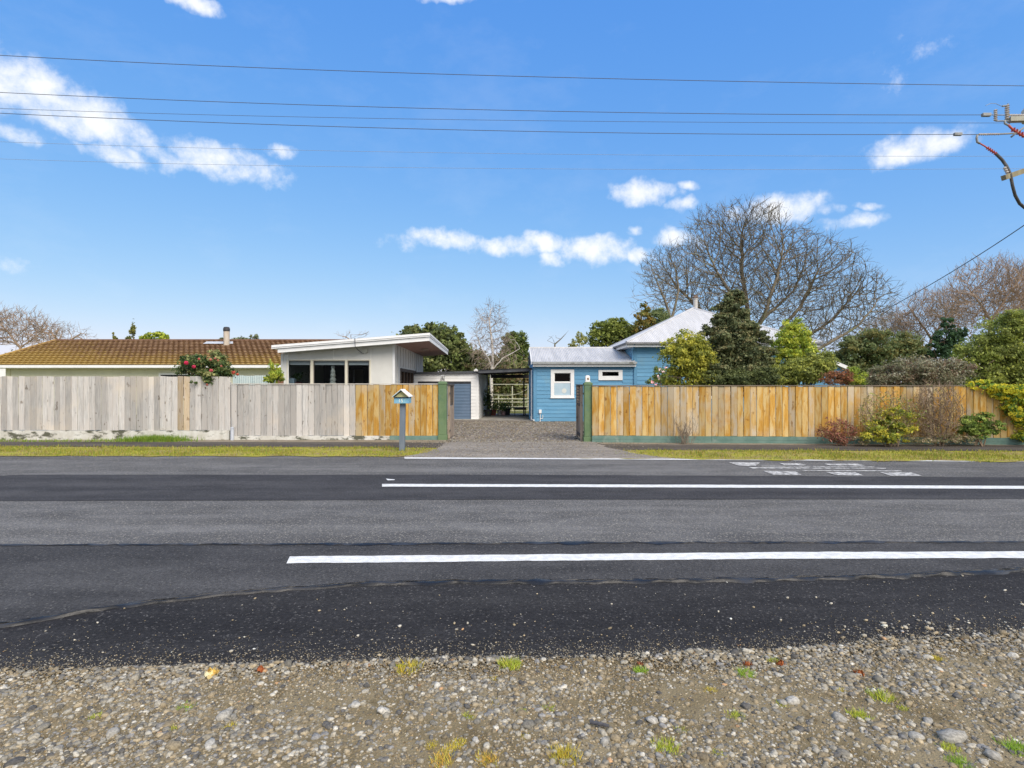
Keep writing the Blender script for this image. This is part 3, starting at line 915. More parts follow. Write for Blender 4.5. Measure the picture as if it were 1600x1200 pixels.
XB0, XB1 = XA1+.03, (684.5-800)/F*16.67
fb, d, ln = fence('lower capped paling fence, grey boards turning orange beside the mailbox', (XB0, 16.68), (XB1, 16.67), .135, 1.635, .172,
                  lambda x, k: (PAL_ORANGE if (k*7) % 5 else PAL_FADE) if px_of(x, 16.67) > 557 else PAL_GREY, gap=.005)
XT = (608-800)/F*16.6
MB().box(XB0, XB1, 16.655, 16.72, 1.640, 1.664).build('cap_rail', M('pale_cap_timber', (.58, .55, .50), (.46, .42, .37), 6, stretch=(.3, 1, 1)), fb)
MB().box(XB0, XT, 16.645, 16.80, -.02, .131).build('footing', CONC_WASH, fb)
MB().box(XT+.003, XB1, 16.65, 16.80, -.02, .133).build('base_board', TEAL, fb)
for z in (.4, 1.4):
    MB().box(XB0, XB1, 16.71, 16.76, z, z+.09).build('rail', PAL_GREY, fb)
for k in range(4):
    x = XB0 + .05 + k*1.9
    MB().box(x, x+.1, 16.762, 16.86, 0, 1.6).build('post', PAL_GREY, fb)

pm = P(358, 687, 16.4)
pst = MB().tube([(pm.x, 16.58, 0), (pm.x, 16.58, .36)], .048, 12)
pst.tube([(pm.x, 16.58, .36), (pm.x, 16.58, .385), (pm.x, 16.58, .40)], [.052, .05, .01], 12)
tag(pst.build('bollard_stub', M('galv_paint', (.42, .45, .50), (.52, .55, .6), 8, rough=.6), smooth=False), 'short galvanised pipe stub at the joint of the two grey fences', 'pipe')

# right fence
RA, RB = Vector((2.245, 15.98)), Vector((13.9, 15.30))
RD = (RB-RA).normalized()
def rtop(x, zt):
    pxx = px_of(x, 15.4)
    return zt if pxx < 1562 else max(.75, zt - (pxx-1562)*.0125)
REND = RA + RD*13.2
fr, d, ln = fence('long orange stained paling fence with dark capping and green base board', RA, REND, .205, 1.585, .1745,
                  lambda x, k: PAL_FADE if (k*5+2) % 9 in (1, 4) or 10 <= k <= 15 else PAL_ORANGE, gap=.005)
def along(u0, u1, o0, o1, z0, z1, mbx=None):
    nrm = Vector((-RD.y, RD.x))
    p = [RA+RD*u0+nrm*o0, RA+RD*u1+nrm*o0, RA+RD*u1+nrm*o1, RA+RD*u0+nrm*o1]
    return (mbx or MB()).hexa([(q.x, q.y, z0) for q in p] + [(q.x, q.y, z1) for q in p])
along(0, 13.2, -.022, .05, 1.592, 1.617).build('cap_rail', M('dark_cap_timber', (.13, .10, .075), (.21, .17, .13), 5, stretch=(.3, 1, 1)), fr)
for k in range(4):
    along(k*3.3+.002, k*3.3+3.296, -.012, .02, .098, .199).build('base_board', TEAL, fr)
    along(k*3.3+.002, k*3.3+3.296, -.018, .02, -.02, .094).build('base_board', TEAL, fr)
for z in (.4, 1.35):
    along(0, 13.2, .026, .07, z, z+.09).build('rail', PAL_GREY, fr)
for k in range(7):
    along(.1+k*2.1, .2+k*2.1, .072, .17, 0, 1.55).build('post', PAL_GREY, fr)

# gate posts
def gate_post(cx, cy, w, dp, h, label):
    r = thing('gate_post', (cx, cy, 0), label, 'gate post')
    b = MB()
    for z0, z1, e in ((0, .16, .018), (.16, h-.10, .0), (h-.10, h-.04, .010)):
        b.box(cx-w/2-e, cx+w/2+e, cy-dp/2-e, cy+dp/2+e, z0, z1)
    e = -.015
    b.hexa([(cx-w/2-.010, cy-dp/2-.010, h-.04), (cx+w/2+.010, cy-dp/2-.010, h-.04), (cx+w/2+.010, cy+dp/2+.010, h-.04), (cx-w/2-.010, cy+dp/2+.010, h-.04),
            (cx-w/4, cy-dp/4, h), (cx+w/4, cy-dp/4, h), (cx+w/4, cy+dp/4, h), (cx-w/4, cy+dp/4, h)])
    b.build('pillar', GREEN, r, bevel=.012)
    return r
LPX = (691.3-800)/F*16.67
RPX = (919-800)/F*16.1
gate_post(LPX, 16.75, .235, .235, 1.735, 'green painted gate post at the end of the left fence')
gate_post(RPX, 16.16, .225, .225, 1.715, 'green painted gate post at the start of the right fence')

def plaque(cx, cy, z, label, mottled):
    r = thing('post_ornament', (cx, cy, z), label, 'ornament')
    w = .062
    b = MB()
    b.box(cx-w-.012, cx+w+.012, cy-w-.012, cy+w+.012, z, z+.022)
    b.box(cx-w, cx+w, cy-w, cy+w, z+.022, z+.155)
    b.hexa([(cx-w-.008, cy-w-.008, z+.155), (cx+w+.008, cy-w-.008, z+.155), (cx+w+.008, cy+w+.008, z+.155), (cx-w-.008, cy+w+.008, z+.155),
            (cx-w*.5, cy-w*.5, z+.185), (cx+w*.5, cy-w*.5, z+.185), (cx+w*.5, cy+w*.5, z+.185), (cx-w*.5, cy+w*.5, z+.185)])
    b.build('block', M('mottled_plaster', (.45, .44, .41), (.20, .19, .18), 16, lo=.45, hi=.55) if mottled else M('ornament_white', (.78, .78, .76), (.70, .70, .68), 9), r, bevel=.006)
    e = MB(); y = cy-w-.004
    pts = [(cx+.028*math.sin(t)*(1.15 if t < math.pi else .8)+.004*math.cos(3*t), y, z+.088+.034*math.cos(t)+.006*math.sin(2*t)) for t in np.linspace(0, 2*math.pi, 14, endpoint=False)]
    e.prism(pts, (0, .004, 0)).build('emblem', M('emblem_brown' if not mottled else 'emblem_grey', (.22, .13, .08) if not mottled else (.16, .15, .15)), r)
plaque(LPX-.01, 16.75, 1.728, 'small mottled grey block on top of the left gate post', True)
plaque(RPX-.01, 16.16, 1.708, 'small white block with brown emblem on top of the right gate post', False)

# gates, swung open inwards
def gate(hx, hy, dx, ln, label):
    r = thing('driveway_gate', (hx, hy, 0), label, 'gate')
    OLD = M('old_gate_timber', (.26, .20, .15), (.36, .29, .23), 8, stretch=(1, 1, .2), c3=(.10, .07, .05), s3=4)
    GD = M('old_gate_dark', (.07, .055, .045), (.12, .10, .08), 8)
    dirv = Vector((dx, ln, 0)); dirv.normalize(); nrm = Vector((dirv.y, -dirv.x, 0))
    def bar(u0, u1, z0, z1, t0, t1, name, mat):
        p = [Vector((hx, hy, 0))+dirv*u0+nrm*t0, Vector((hx, hy, 0))+dirv*u1+nrm*t0, Vector((hx, hy, 0))+dirv*u1+nrm*t1, Vector((hx, hy, 0))+dirv*u0+nrm*t1]
        MB().hexa([(q.x, q.y, z0) for q in p]+[(q.x, q.y, z1) for q in p]).build(name, mat, r)
    bar(0, .09, .03, 1.60, -.035, .035, 'stile', OLD)
    bar(ln-.09, ln, .03, 1.60, -.035, .035, 'stile', OLD)
    bar(-.02, ln+.02, 1.603, 1.64, -.05, .05, 'top_rail', GD)
    bar(.09, ln-.09, .10, .19, -.02, .02, 'rail', GD)
    bar(.09, ln-.09, 1.0, 1.08, -.02, .02, 'rail', GD)
    k = 0; u = .1
    while u < ln-.2:
        bar(u, u+.125, .06, .99, .022, .04, 'paling', OLD); u += .135
    for i in range(5):
        z = 1.12+.09*i
        bar(.09, ln-.09, z, z+.025, -.015, .015, 'lattice_slat', GD)
    for i in range(9):
        u = .14 + i*(ln-.3)/8
        bar(u, u+.022, 1.08, 1.603, .016, .03, 'lattice_slat', GD)
    for z in (.25, 1.35):
        bar(-.05, .05, z, z+.05, .035, .05, 'hinge', DARK_METAL)
gate(LPX+.165, 16.86, .0, 1.2, 'old timber gate folded back behind the left green post')
gate(RPX-.16, 16.28, .03, 1.4, 'old timber lattice gate folded back behind the right green post')

# ------------------------------------------------------------------ mailbox
def mailbox():
    p = G(628.3, 705.0)
    cx, cy = p.x, p.y
    r = thing('mailbox', (cx, cy, 0), 'blue mailbox with white gable roof and yellow panel on a slate post', 'mailbox')
    MBLUE = M('mailbox_blue', (.17, .37, .52), (.22, .43, .56), 14, c3=(.26, .48, .50), s3=9)
    POSTM = M('mailbox_post_paint', (.135, .165, .205), (.17, .20, .24), 7, stretch=(1, 1, .2))
    dxt = .018
    h = 1.175
    w = .064
    b = MB().hexa([(cx-w, cy-w, -.05), (cx+w, cy-w, -.05), (cx+w, cy+w, -.05), (cx-w, cy+w, -.05),
                   (cx-w+dxt, cy-w, h), (cx+w+dxt, cy-w, h), (cx+w+dxt, cy+w, h), (cx-w+dxt, cy+w, h)])
    b.build('post', POSTM, r, bevel=.006)
    bx = cx+dxt-.004
    z0, z1 = 1.178, 1.318
    y0, y1 = cy-.17, cy+.20
    box = MB().box(bx-.178, bx+.178, y0, y1, z0, z1).build('body', MBLUE, r, bevel=.004)
    # newspaper ledge and dark slot
    MB().box(bx-.185, bx+.185, y0-.035, y1, z1+.003, z1+.016).build('ledge', M('mailbox_dark', (.02, .025, .03), rough=.7), r)
    zr = 1.505
    t = .016
    def slope(s, mat, name):
        # one roof board, from eave to ridge
        e = Vector((bx+s*.205, 0, z1+.014)); q = Vector((bx, 0, zr))
        n = Vector((s*(zr-z1-.014), 0, .205)).normalized()*t
        pts = [(e.x, y0-.075, e.z), (q.x, y0-.075, q.z), (q.x+n.x*(0), y0-.075, q.z+t*1.35), (e.x+n.x, y0-.075, e.z+n.z)]
        MB().prism(pts, (0, y1-y0+.13, 0)).build(name, mat, r)
    slope(1, WHITE, 'roof_board'); slope(-1, M('mailbox_roof_edge', (.50, .60, .62), (.42, .52, .55), 10), 'roof_board')
    # recessed gable panel
    MB().prism([(bx-.165, y0+.035, z1+.017), (bx+.165, y0+.035, z1+.017), (bx, y0+.035, zr-.028)], (0, .012, 0)).build('gable_panel', M('mailbox_yellow', (.66, .63, .32), (.58, .56, .28), 10), r)
    # number
    cu = bpy.data.curves.new('house_number', 'FONT'); cu.body = '15'; cu.size = .12; cu.extrude = .002; cu.align_x = 'CENTER'
    tmp = bpy.data.objects.new('tmp_number', cu); COL.objects.link(tmp)
    bpy.context.view_layer.update()
    me = bpy.data.meshes.new_from_object(tmp.evaluated_get(bpy.context.evaluated_depsgraph_get()))
    bpy.data.objects.remove(tmp)
    me.materials.clear(); me.materials.append(M('number_paint', (.74, .77, .66)))
    o = link('house_number', me, r, (dxt-.02, -.1735, 1.206)); o.rotation_euler = (math.radians(90), 0, 0)
mailbox()

# ------------------------------------------------------------------ building helpers
def corrugated(b, e0, e1, up, pitch=.076, amp=.012, frac=None, per=6):
    """corrugated iron: eave from e0 to e1, sheet running up the vector up (scaled by frac(u))"""
    e0, e1, up = Vector(e0), Vector(e1), Vector(up)
    d = e1-e0; ln = d.length; nrm = d.cross(up).normalized()
    if nrm.z < 0: nrm = -nrm
    n = int(ln/pitch*per)
    i0 = len(b.v)
    for k in range(n+1):
        u = k/n
        o = nrm*(amp*math.sin(2*math.pi*u*ln/pitch))
        f = frac(u) if frac else 1.0
        p = e0 + d*u + o
        b.v.append(tuple(p)); b.v.append(tuple(p+up*f))
    for k in range(n):
        a = i0+2*k
        b.f.append((a, a+2, a+3, a+1))
    return b

def weatherboards(parent, x0, x1, y, z0, z1, pitch, mat, holes=(), side=-1, lap=.026):
    """rusticated boards on a wall facing the road at depth y; holes: (x0,x1,z0,z1)"""
    n = int(math.ceil((z1-z0)/pitch))
    for k in range(n):
        a = z0+k*pitch; b = min(z1, a+pitch)
        spans = [(x0, x1)]
        cuts = [h for h in holes if h[2] < b-.01 and h[3] > a+.01]
        for h in cuts:
            ns = []
            for s in spans:
                if h[1] <= s[0] or h[0] >= s[1]: ns.append(s); continue
                if h[0] > s[0]: ns.append((s[0], h[0]))
                if h[1] < s[1]: ns.append((h[1], s[1]))
            spans = ns
        for (p, q) in spans:
            m = MB().hexa([(p, y-lap, a), (q, y-lap, a), (q, y, a), (p, y, a), (p, y-lap*.45, b-.002), (q, y-lap*.45, b-.002), (q, y, b-.002), (p, y, b-.002)])
            m.build('weatherboard', mat, parent)

def weatherboards_side(parent, p0, p1, z0, z1, pitch, mat, out, lap=.026):
    """boards along a wall that runs from plan point p0 to p1; out = outward normal"""
    p0, p1, out = Vector(p0), Vector(p1), Vector(out)
    n = int(math.ceil((z1-z0)/pitch))
    for k in range(n):
        a = z0+k*pitch; b = min(z1, a+pitch)
        q = [p0+out*lap, p1+out*lap, p1, p0]; s = [p0+out*lap*.45, p1+out*lap*.45, p1, p0]
        MB().hexa([(v.x, v.y, a) for v in q]+[(v.x, v.y, b-.002) for v in s]).build('weatherboard', mat, parent)

def frame_rect(b, x0, x1, z0, z1, y0, y1, w, wb=None):
    wb = wb or w
    b.box(x0, x0+w, y0, y1, z0, z1); b.box(x1-w, x1, y0, y1, z0, z1)
    b.box(x0+w, x1-w, y0, y1, z1-w, z1); b.box(x0+w, x1-w, y0, y1, z0, z0+wb)
    return b

# ------------------------------------------------------------------ blue house
def blue_house():
    YW = 24.92
    s = YW/F
    def X(px, Y=YW): return (px-800)/F*Y
    def Z(py, Y=YW): return H-(py-600)/F*Y
    r = thing('weatherboard_house', (7, 26, 0), 'blue weatherboard house with pale hipped iron roof behind the orange fence', 'house')
    xl, xr = X(833.5), X(990)
    zt = Z(569)
    # window openings in the lean-to wall
    w1 = (X(860.5), X(897), Z(622), Z(577.3)); w2 = (X(935), X(972.5), Z(594), Z(578))
    holes = [w1, w2]
    weatherboards(r, xl+.15, xr, YW, 0.02, zt, .168, BLUE, holes)
    MB().box(xl, xl+.147, YW-.022, YW+.05, 0, zt).build('corner_board', BLUE_D, r)
    # wall core behind the boards (pieces round the windows)
    core = MB()
    yb0, yb1 = YW+.003, YW+.09
    core.box(xl, w1[0], yb0, yb1, 0, zt); core.box(w1[1], w2[0], yb0, yb1, 0, zt); core.box(w2[1], xr, yb0, yb1, 0, zt)
    for w in holes:
        core.box(w[0], w[1], yb0, yb1, 0, w[2]); core.box(w[0], w[1], yb0, yb1, w[3], zt)
    core.build('wall', BLUE_D, r)
    # left side wall
    xs = xl
    weatherboards_side(r, (xs, YW+.05), (xs, YW+5.2), 0.02, zt+.1, .168, BLUE, (-1, 0))
    MB().prism([(xs+.003, YW+.1, 0), (xs+.003, YW+5.2, 0), (xs+.003, YW+5.2, zt), (xs+.003, YW+2.6, zt+.72), (xs+.003, YW+.1, zt)], (.08, 0, 0)).build('wall', BLUE_D, r)
    # dark room behind windows
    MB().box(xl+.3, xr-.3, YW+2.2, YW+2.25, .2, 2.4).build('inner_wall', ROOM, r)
    # double hung window
    w = w1; wx = thing_part('window', r)
    fb = MB(); frame_rect(fb, w[0], w[1], w[2], w[3], YW-.045, YW+.06, .15, .125)
    fb.build('frame', WHITE, wx)
    zm = Z(597.8)
    gx0, gx1 = w[0]+.153, w[1]-.153
    MB().box(gx0, gx1, YW-.02, YW+.05, zm-.025, zm+.025).build('meeting_rail', WHITE, wx)
    sb = MB(); frame_rect(sb, gx0, gx1, zm+.028, w[3]-.153, YW+.0, YW+.035, .022); sb.build('sash', WHITE, wx)
    MB().box(gx0+.02, gx1-.02, YW+.015, YW+.02, zm+.048, w[3]-.17).build('pane', GLASS_D, wx)
    fro = M('frosted_pane', (.40, .52, .60), (.46, .57, .64), 3, rough=.25, spec=.5)
    MB().box(gx0+.003, gx1-.003, YW-.012, YW-.004, w[2]+.128, zm-.028).build('pane', fro, wx)
    cxp = X(881.5)
    MB().tube([(cxp, YW-.013, Z(610.5)), (cxp, YW-.018, Z(610.5))], .105, 20).build('frosted_disc', M('frosted_disc', (.62, .64, .60), rough=.4), wx)
    MB().box(w[0]-.02, w[1]+.02, YW-.07, YW-.046, w[2]-.005, w[2]+.03).build('sill', WHITE, wx)
    # small fixed window
    w = w2; wy = thing_part('window', r)
    fb = MB()
    fb.box(w[0], w[1], YW-.04, YW+.05, w[2], Z(587.4)); fb.box(w[0], w[1], YW-.04, YW+.05, Z(581), w[3])
    fb.box(w[0], X(941), YW-.04, YW+.05, Z(587.4), Z(581)); fb.box(X(966.5), w[1], YW-.04, YW+.05, Z(587.4), Z(581))
    fb.build('frame', WHITE, wy)
    MB().box(X(941), X(966.5), YW+.01, YW+.016, Z(587.4), Z(581)).build('pane', GLASS_D, wy)
    # fascia, gutter, roof of the lean-to
    ye = YW-.30
    ze = Z(565.8, ye)
    MB().box(xl-.03, xr+.06, ye+.07, ye+.10, ze-.19, ze-.075).build('fascia', WHITE, r)
    MB().box(xl-.03, xr+.06, ye+.103, YW+.06, ze-.19, ze-.17).build('soffit', WHITE, r)
    g = MB(); g.prism([(xl-.06, ye-.04, ze-.075), (xl-.06, ye-.055, ze+.01), (xl-.06, ye-.05, ze+.012), (xl-.06, ye-.035, ze-.06), (xl-.06, ye+.055, ze-.06), (xl-.06, ye+.055, ze-.075)], (xr-xl+.14, 0, 0))
    g.build('gutter', M('gutter_grey', (.33, .35, .35), (.42, .44, .44), 5, c3=(.2, .2, .18), s3=3), r)
    yt, ztop = YW+2.55, H+56.2*(YW+2.55)/F
    b = MB(); corrugated(b, (xl-.10, ye, ze+.012), (xr+.02, ye, ze+.012), (0, yt-ye, ztop-ze))
    corrugated(b, (xl-.10, yt+2.7, ze), (xr+.02, yt+2.7, ze), (0, -2.7, ztop-ze))
    b.build('lean_to_roof', IRON, r, smooth=True)
    MB().tube([(xl-.11, yt, ztop+.01), (xr-.2, yt, ztop+.01)], .045, 8).build('ridge_cap', IRON, r)
    # barge board on the left gable
    MB().prism([(xl-.115, ye, ze-.10), (xl-.115, ye, ze+.03), (xl-.115, yt, ztop+.04), (xl-.115, yt, ztop-.09)], (.025, 0, 0)).build('barge_board', WHITE, r)
    # main block
    YM = YW-.06
    x0, x1 = xr+.0, xr+7.55
    ex0, ex1 = x0-.42, x1+.42
    eY = YM-.45
    ez = H+64.5*eY/F
    wz = ez-.12
    weatherboards(r, x0+.13, x1-.13, YM, .3, wz, .168, BLUE, [(x0+2.6, x0+4.0, 1.0, 2.5)])
    MB().box(x0, x0+.127, YM-.02, YM+.06, .0, wz).build('corner_board', BLUE_D, r)
    MB().box(x1-.127, x1, YM-.02, YM+.06, .0, wz).build('corner_board', BLUE_D, r)
    c = MB(); c.box(x0+.01, x0+2.6, YM+.003, YM+.1, 0, wz); c.box(x0+4, x1-.01, YM+.003, YM+.1, 0, wz); c.box(x0+2.6, x0+4, YM+.003, YM+.1, 0, 1); c.box(x0+2.6, x0+4, YM+.003, YM+.1, 2.5, wz)
    c.build('wall', BLUE_D, r)
    wz_ = thing_part('window', r)
    frame_rect(MB(), x0+2.6, x0+4, 1, 2.5, YM-.04, YM+.06, .13).build('frame', WHITE, wz_)
    MB().box(x0+2.73, x0+3.87, YM+.01, YM+.016, 1.13, 2.37).build('pane', GLASS_D, wz_)
    weatherboards_side(r, (x0, YM+.06), (x0, YM+7.4), 2.3, wz, .168, BLUE, (-1, 0))
    MB().box(x0+.003, x0+.09, YM+.11, YM+7.4, 0, wz).build('wall', BLUE_D, r)
    MB().box(x1-.09, x1-.003, YM+.11, YM+7.4, 0, wz).build('wall', BLUE_D, r)
    MB().box(x0+.1, x1-.1, YM+7.3, YM+7.4, 0, wz).build('wall', BLUE_D, r)
    # eaves
    yb = eY+(ex1-ex0)
    MB().box(ex0+.05, ex1-.05, eY+.05, eY+.08, ez-.17, ez-.055).build('fascia', WHITE, r)
    MB().box(ex0+.05, ex0+.08, eY+.083, yb-.05, ez-.17, ez-.055).build('fascia', WHITE, r)
    MB().box(ex1-.08, ex1-.05, eY+.083, yb-.05, ez-.17, ez-.055).build('fascia', WHITE, r)
    MB().box(ex0+.083, ex1-.083, eY+.083, YM+.1, ez-.168, ez-.15).build('soffit', WHITE, r)
    MB().box(ex0+.083, x0, YM+.103, yb-.06, ez-.168, ez-.15).build('soffit', WHITE, r)
    gg = M('dark_gutter', (.13, .135, .14), (.2, .2, .2), 4)
    MB().box(ex0-.04, ex1+.04, eY-.055, eY+.047, ez-.06, ez+.012).build('gutter', gg, r)
    MB().box(ex0-.04, ex0+.047, eY+.05, yb, ez-.06, ez+.012).build('gutter', gg, r)
    # hipped roof: four corrugated faces meeting near a point
    half = (ex1-ex0)/2
    rise = 2.02
    cx_, cy_ = ex0+half, eY+half
    fr_ = lambda u: min(u, 1-u)*2*.985
    b = MB(); corrugated(b, (ex0, eY, ez+.02), (ex1, eY, ez+.02), (0, half, rise), frac=fr_)
    b.build('hip_roof', IRON_P, r, smooth=True)
    b = MB(); corrugated(b, (ex0, yb, ez+.02), (ex0, eY, ez+.02), (half, 0, rise), frac=fr_); b.build('hip_roof', IRON_P, r, smooth=True)
    b = MB(); corrugated(b, (ex1, eY, ez+.02), (ex1, yb, ez+.02), (-half, 0, rise), frac=fr_, per=4); b.build('hip_roof', IRON_P, r, smooth=True)
    b = MB(); corrugated(b, (ex1, yb, ez+.02), (ex0, yb, ez+.02), (0, -half, rise), frac=fr_, per=4); b.build('hip_roof', IRON_P, r, smooth=True)
    top = Vector((cx_, cy_, ez+.02+rise))
    for e in ((ex0, eY), (ex1, eY), (ex0, yb), (ex1, yb)):
        MB().tube([(e[0], e[1], ez+.03), top], .05, 8).build('hip_cap', M('hip_flashing', (.42, .43, .46), (.5, .51, .54), 3), r)
    # flue
    f = P(1086.5, 482, cy_+.2)
    b = MB().lathe((f.x, f.y, top.z-.25), [(.11, 0), (.11, .72), (.125, .72), (.125, .78)], 14); b.build('flue', M('flue_white', (.6, .58, .55), (.45, .43, .40), 6), r, smooth=False)
    MB().lathe((f.x, f.y, top.z+.54), [(.16, 0), (.16, .05), (.10, .09), (.10, .13), (.02, .16)], 14).build('flue_cap', M('flue_rust', (.13, .09, .07), (.2, .14, .10), 9), r)
    # downpipe between the roofs
    MB().tube([(x0-.06, eY+.02, ez-.05), (x0-.05, YM-.02, ez-.30), (x0-.05, YM-.03, zt+.28), (x0-.08, YM-.05, zt+.16)], .035, 8).build('downpipe', BLUE_D, r)
    # side addition with sloping barge
    p = P(1291, 560, 25.4); q = P(1328, 577, 25.4)
    MB().prism([(p.x-.6, 25.5, 0), (q.x-.1, 25.5, 0), (q.x-.1, 25.5, q.z-.1), (p.x-.6, 25.5, p.z+.15)], (0, 4.5, 0)).build('side_wall', BLUE_D, r)
    MB().prism([(p.x-.7, 25.3, p.z+.3), (q.x+.1, 25.3, q.z), (q.x+.1, 25.3, q.z-.12), (p.x-.7, 25.3, p.z+.18)], (0, .03, 0)).build('barge_board', WHITE, r)
    MB().prism([(p.x-.7, 25.335, p.z+.33), (q.x+.16, 25.335, q.z+.03), (q.x+.16, 25.335, q.z-.01), (p.x-.7, 25.335, p.z+.29)], (0, 4.8, 0)).build('side_roof', IRON_P, r)
    # tap box and pipes by the door corner
    t = thing('meter_box', (X(844), YW-.06, 0), 'small white meter box and pipe low on the blue wall', 'meter box')
    MB().box(X(842), X(846), YW-.09, YW-.018, Z(645.5), Z(640)).build('cover', WHITE, t)
    MB().tube([(X(844), YW-.04, Z(645.5)), (X(844), YW-.04, .0)], .016, 8).build('pipe', WHITE, t)
    MB().tube([(X(844), YW-.04, Z(654)), (X(847.5), YW-.05, Z(654)), (X(848), YW-.05, Z(652)), (X(848), YW-.05, Z(648.5))], .014, 8).build('tap_pipe', WHITE, t)
    # waste pipe on the side wall
    d = thing('waste_pipe', (xl-.07, YW+.2, 0), 'white downpipe with elbow at the corner of the blue house', 'pipe')
    MB().tube([(xl-.07, YW+.3, zt-.25), (xl-.07, YW+.3, .14), (xl-.07, YW+.16, .08), (xl+.02, YW-.06, .07)], .03, 10).build('pipe', WHITE, d)
    MB().tube([(xl-.07, YW+.3, .22), (xl-.07, YW+.3, .02)], .045, 10).build('collar', WHITE, d)
    return xl, YW

def thing_part(name, parent):
    o = bpy.data.objects.new(name, None); COL.objects.link(o); o.parent = parent
    ORIG[o.name] = origin(parent).copy()
    return o
BX, BY = blue_house()

# ------------------------------------------------------------------ garage and carport
def garage():
    YG_ = 26.2
    def X(px, Y=YG_): return (px-800)/F*Y
    def Z(py, Y=YG_): return H-(py-600)/F*Y
    r = thing('garage', (X(705), YG_, 0), 'white weatherboard garage with blue roller door', 'garage')
    xr = X(747.3); xd = X(736); xl = X(640); xd0 = xd-2.45
    zt, zd = Z(583), Z(596)
    weatherboards(r, xd, xr-.10, YG_, .0, zd, .155, WHITE_B)
    weatherboards(r, xl, xd0, YG_, .0, zd, .155, WHITE_B)
    MB().box(xr-.097, xr+.0, YG_-.022, YG_+.06, 0, zt-.02).build('corner_board', WHITE_B, r)
    # lintel boards rising to the right
    for k in range(3):
        a, b = zd+.003+k*.135, zd+k*.135+.132
        MB().hexa([(xl, YG_-.016, a), (xr-.10, YG_-.016, a), (xr-.10, YG_+.03, a), (xl, YG_+.03, a), (xl, YG_-.008, b-.03*(k == 2)), (xr-.10, YG_-.008, b), (xr-.10, YG_+.03, b), (xl, YG_+.03, b-.03*(k == 2))]).build('weatherboard', WHITE_B, r)
    # roller door: rounded ribs
    n = 26; pts = []
    prof = []
    for k in range(n*4+1):
        z = k/(n*4)*zd
        prof.append((.018*abs(math.sin(math.pi*k/4)), z))
    b = MB()
    for k in range(len(prof)-1):
        (o0, z0), (o1, z1) = prof[k], prof[k+1]
        b.quad((xd0, YG_+.05-o0, z0), (xd, YG_+.05-o0, z0), (xd, YG_+.05-o1, z1), (xd0, YG_+.05-o1, z1))
    b.build('roller_door', DOOR_BLUE, r)
    MB().box(xd0, xd, YG_+.02, YG_+.06, zd-.10, zd-.002).build('door_head', DARK_METAL, r)
    # right side wall, a little askew
    bx, by = X(759.4, 30.6), 30.6
    out = Vector((by-YG_, -(bx-xr))).normalized()
    weatherboards_side(r, (xr, YG_+.06), (bx, by), 0, zt-.03, .155, WHITE_B, out)
    MB().hexa([(xr-.1, YG_+.07, 0), (xr-.002, YG_+.07, 0), (bx-.002, by, 0), (bx-.1, by, 0), (xr-.1, YG_+.07, zt-.03), (xr-.002, YG_+.07, zt-.03), (bx-.002, by, zt-.03), (bx-.1, by, zt-.03)]).build('wall', WHITE_B, r)
    MB().box(xl, bx-.1, by-.1, by, 0, zt-.03).build('wall', WHITE_B, r)
    MB().box(xl-.1, xl, YG_, by, 0, zt-.1).build('wall', WHITE_B, r)
    # flat roof with dark edge
    zl = Z(585.5)
    MB().hexa([(xl-.3, YG_-.12, zl), (xr+.03, YG_-.12, zt+.0), (xr+.03, by+.3, zt+.02), (xl-.3, by+.3, zl+.02),
               (xl-.3, YG_-.12, zl+.10), (xr+.03, YG_-.12, zt+.10), (xr+.03, by+.3, zt+.14), (xl-.3, by+.3, zl+.14)]).build('roof', CAR_ROOF, r)
    # twin flood lights on the roof corner
    lt = thing('flood_light', (X(744), YG_-.1, zt+.1), 'small twin white security light on the garage roof corner', 'light')
    for dx in (-.055, .055):
        MB().tube([(X(744)+dx, YG_-.10, zt+.14), (X(744)+dx, YG_-.2, zt+.12)], [.02, .048], 10).build('lamp_head', WHITE, lt)
    MB().box(X(744)-.03, X(744)+.03, YG_-.12, YG_-.06, zt+.10, zt+.2).build('bracket', WHITE, lt)
    # carport
    c = thing('carport', (.0, 27.5, 0), 'dark roofed carport between the white garage and blue house', 'carport')
    y0, y1 = 25.75, 30.9
    cx0, cx1 = xr+.035, BX-.045
    za, zb = H+(600-583.2)/F*y0, H+(600-580.0)/F*y0
    def roofz(t): return za*(1-t)+zb*t
    MB().hexa([(cx0, y0, za), (cx1, y0, zb), (cx1, y0+.035, zb), (cx0, y0+.035, za), (cx0, y0, za+.15), (cx1, y0, zb+.15), (cx1, y0+.035, zb+.15), (cx0, y0+.035, za+.15)]).build('fascia', CAR_ROOF, c)
    b = MB(); corrugated(b, (cx0, y0-.05, za+.155), (cx1, y0-.05, zb+.155), (0, y1-y0, .03), per=4); b.build('roof_sheet', CAR_ROOF, c, smooth=True)
    for k in range(4):
        y = y0+.5+k*1.5
        MB().hexa([(cx0, y, za+.0), (cx1, y, zb+.0), (cx1, y+.05, zb+.0), (cx0, y+.05, za), (cx0, y, za+.12), (cx1, y, zb+.12), (cx1, y+.05, zb+.12), (cx0, y+.05, za+.12)]).build('rafter', DARK_METAL, c)
    MB().box(X(767, y1), X(826, y1), y1-.06, y1, H+9.2*y1/F, H+14.5*y1/F).build('rear_beam', DARK_METAL, c)
    for px in (761, 827.5):
        x = X(px, y1)
        MB().box(x-.05, x+.05, y1-.1, y1, 0.05, H+16*y1/F).build('post', M('carport_post', (.16, .15, .14), (.24, .23, .21), 5), c)
    MB().box(BX-.16, BX-.06, y0+.25, y0+.33, .05, zb).build('post', BLUE_D, c)
    MB().box(BX-.36, BX-.30, y0+3.0, y0+3.9, .05, 1.95).build('side_door', M('side_door_brown', (.06, .045, .04), (.1, .08, .07), 4), c)
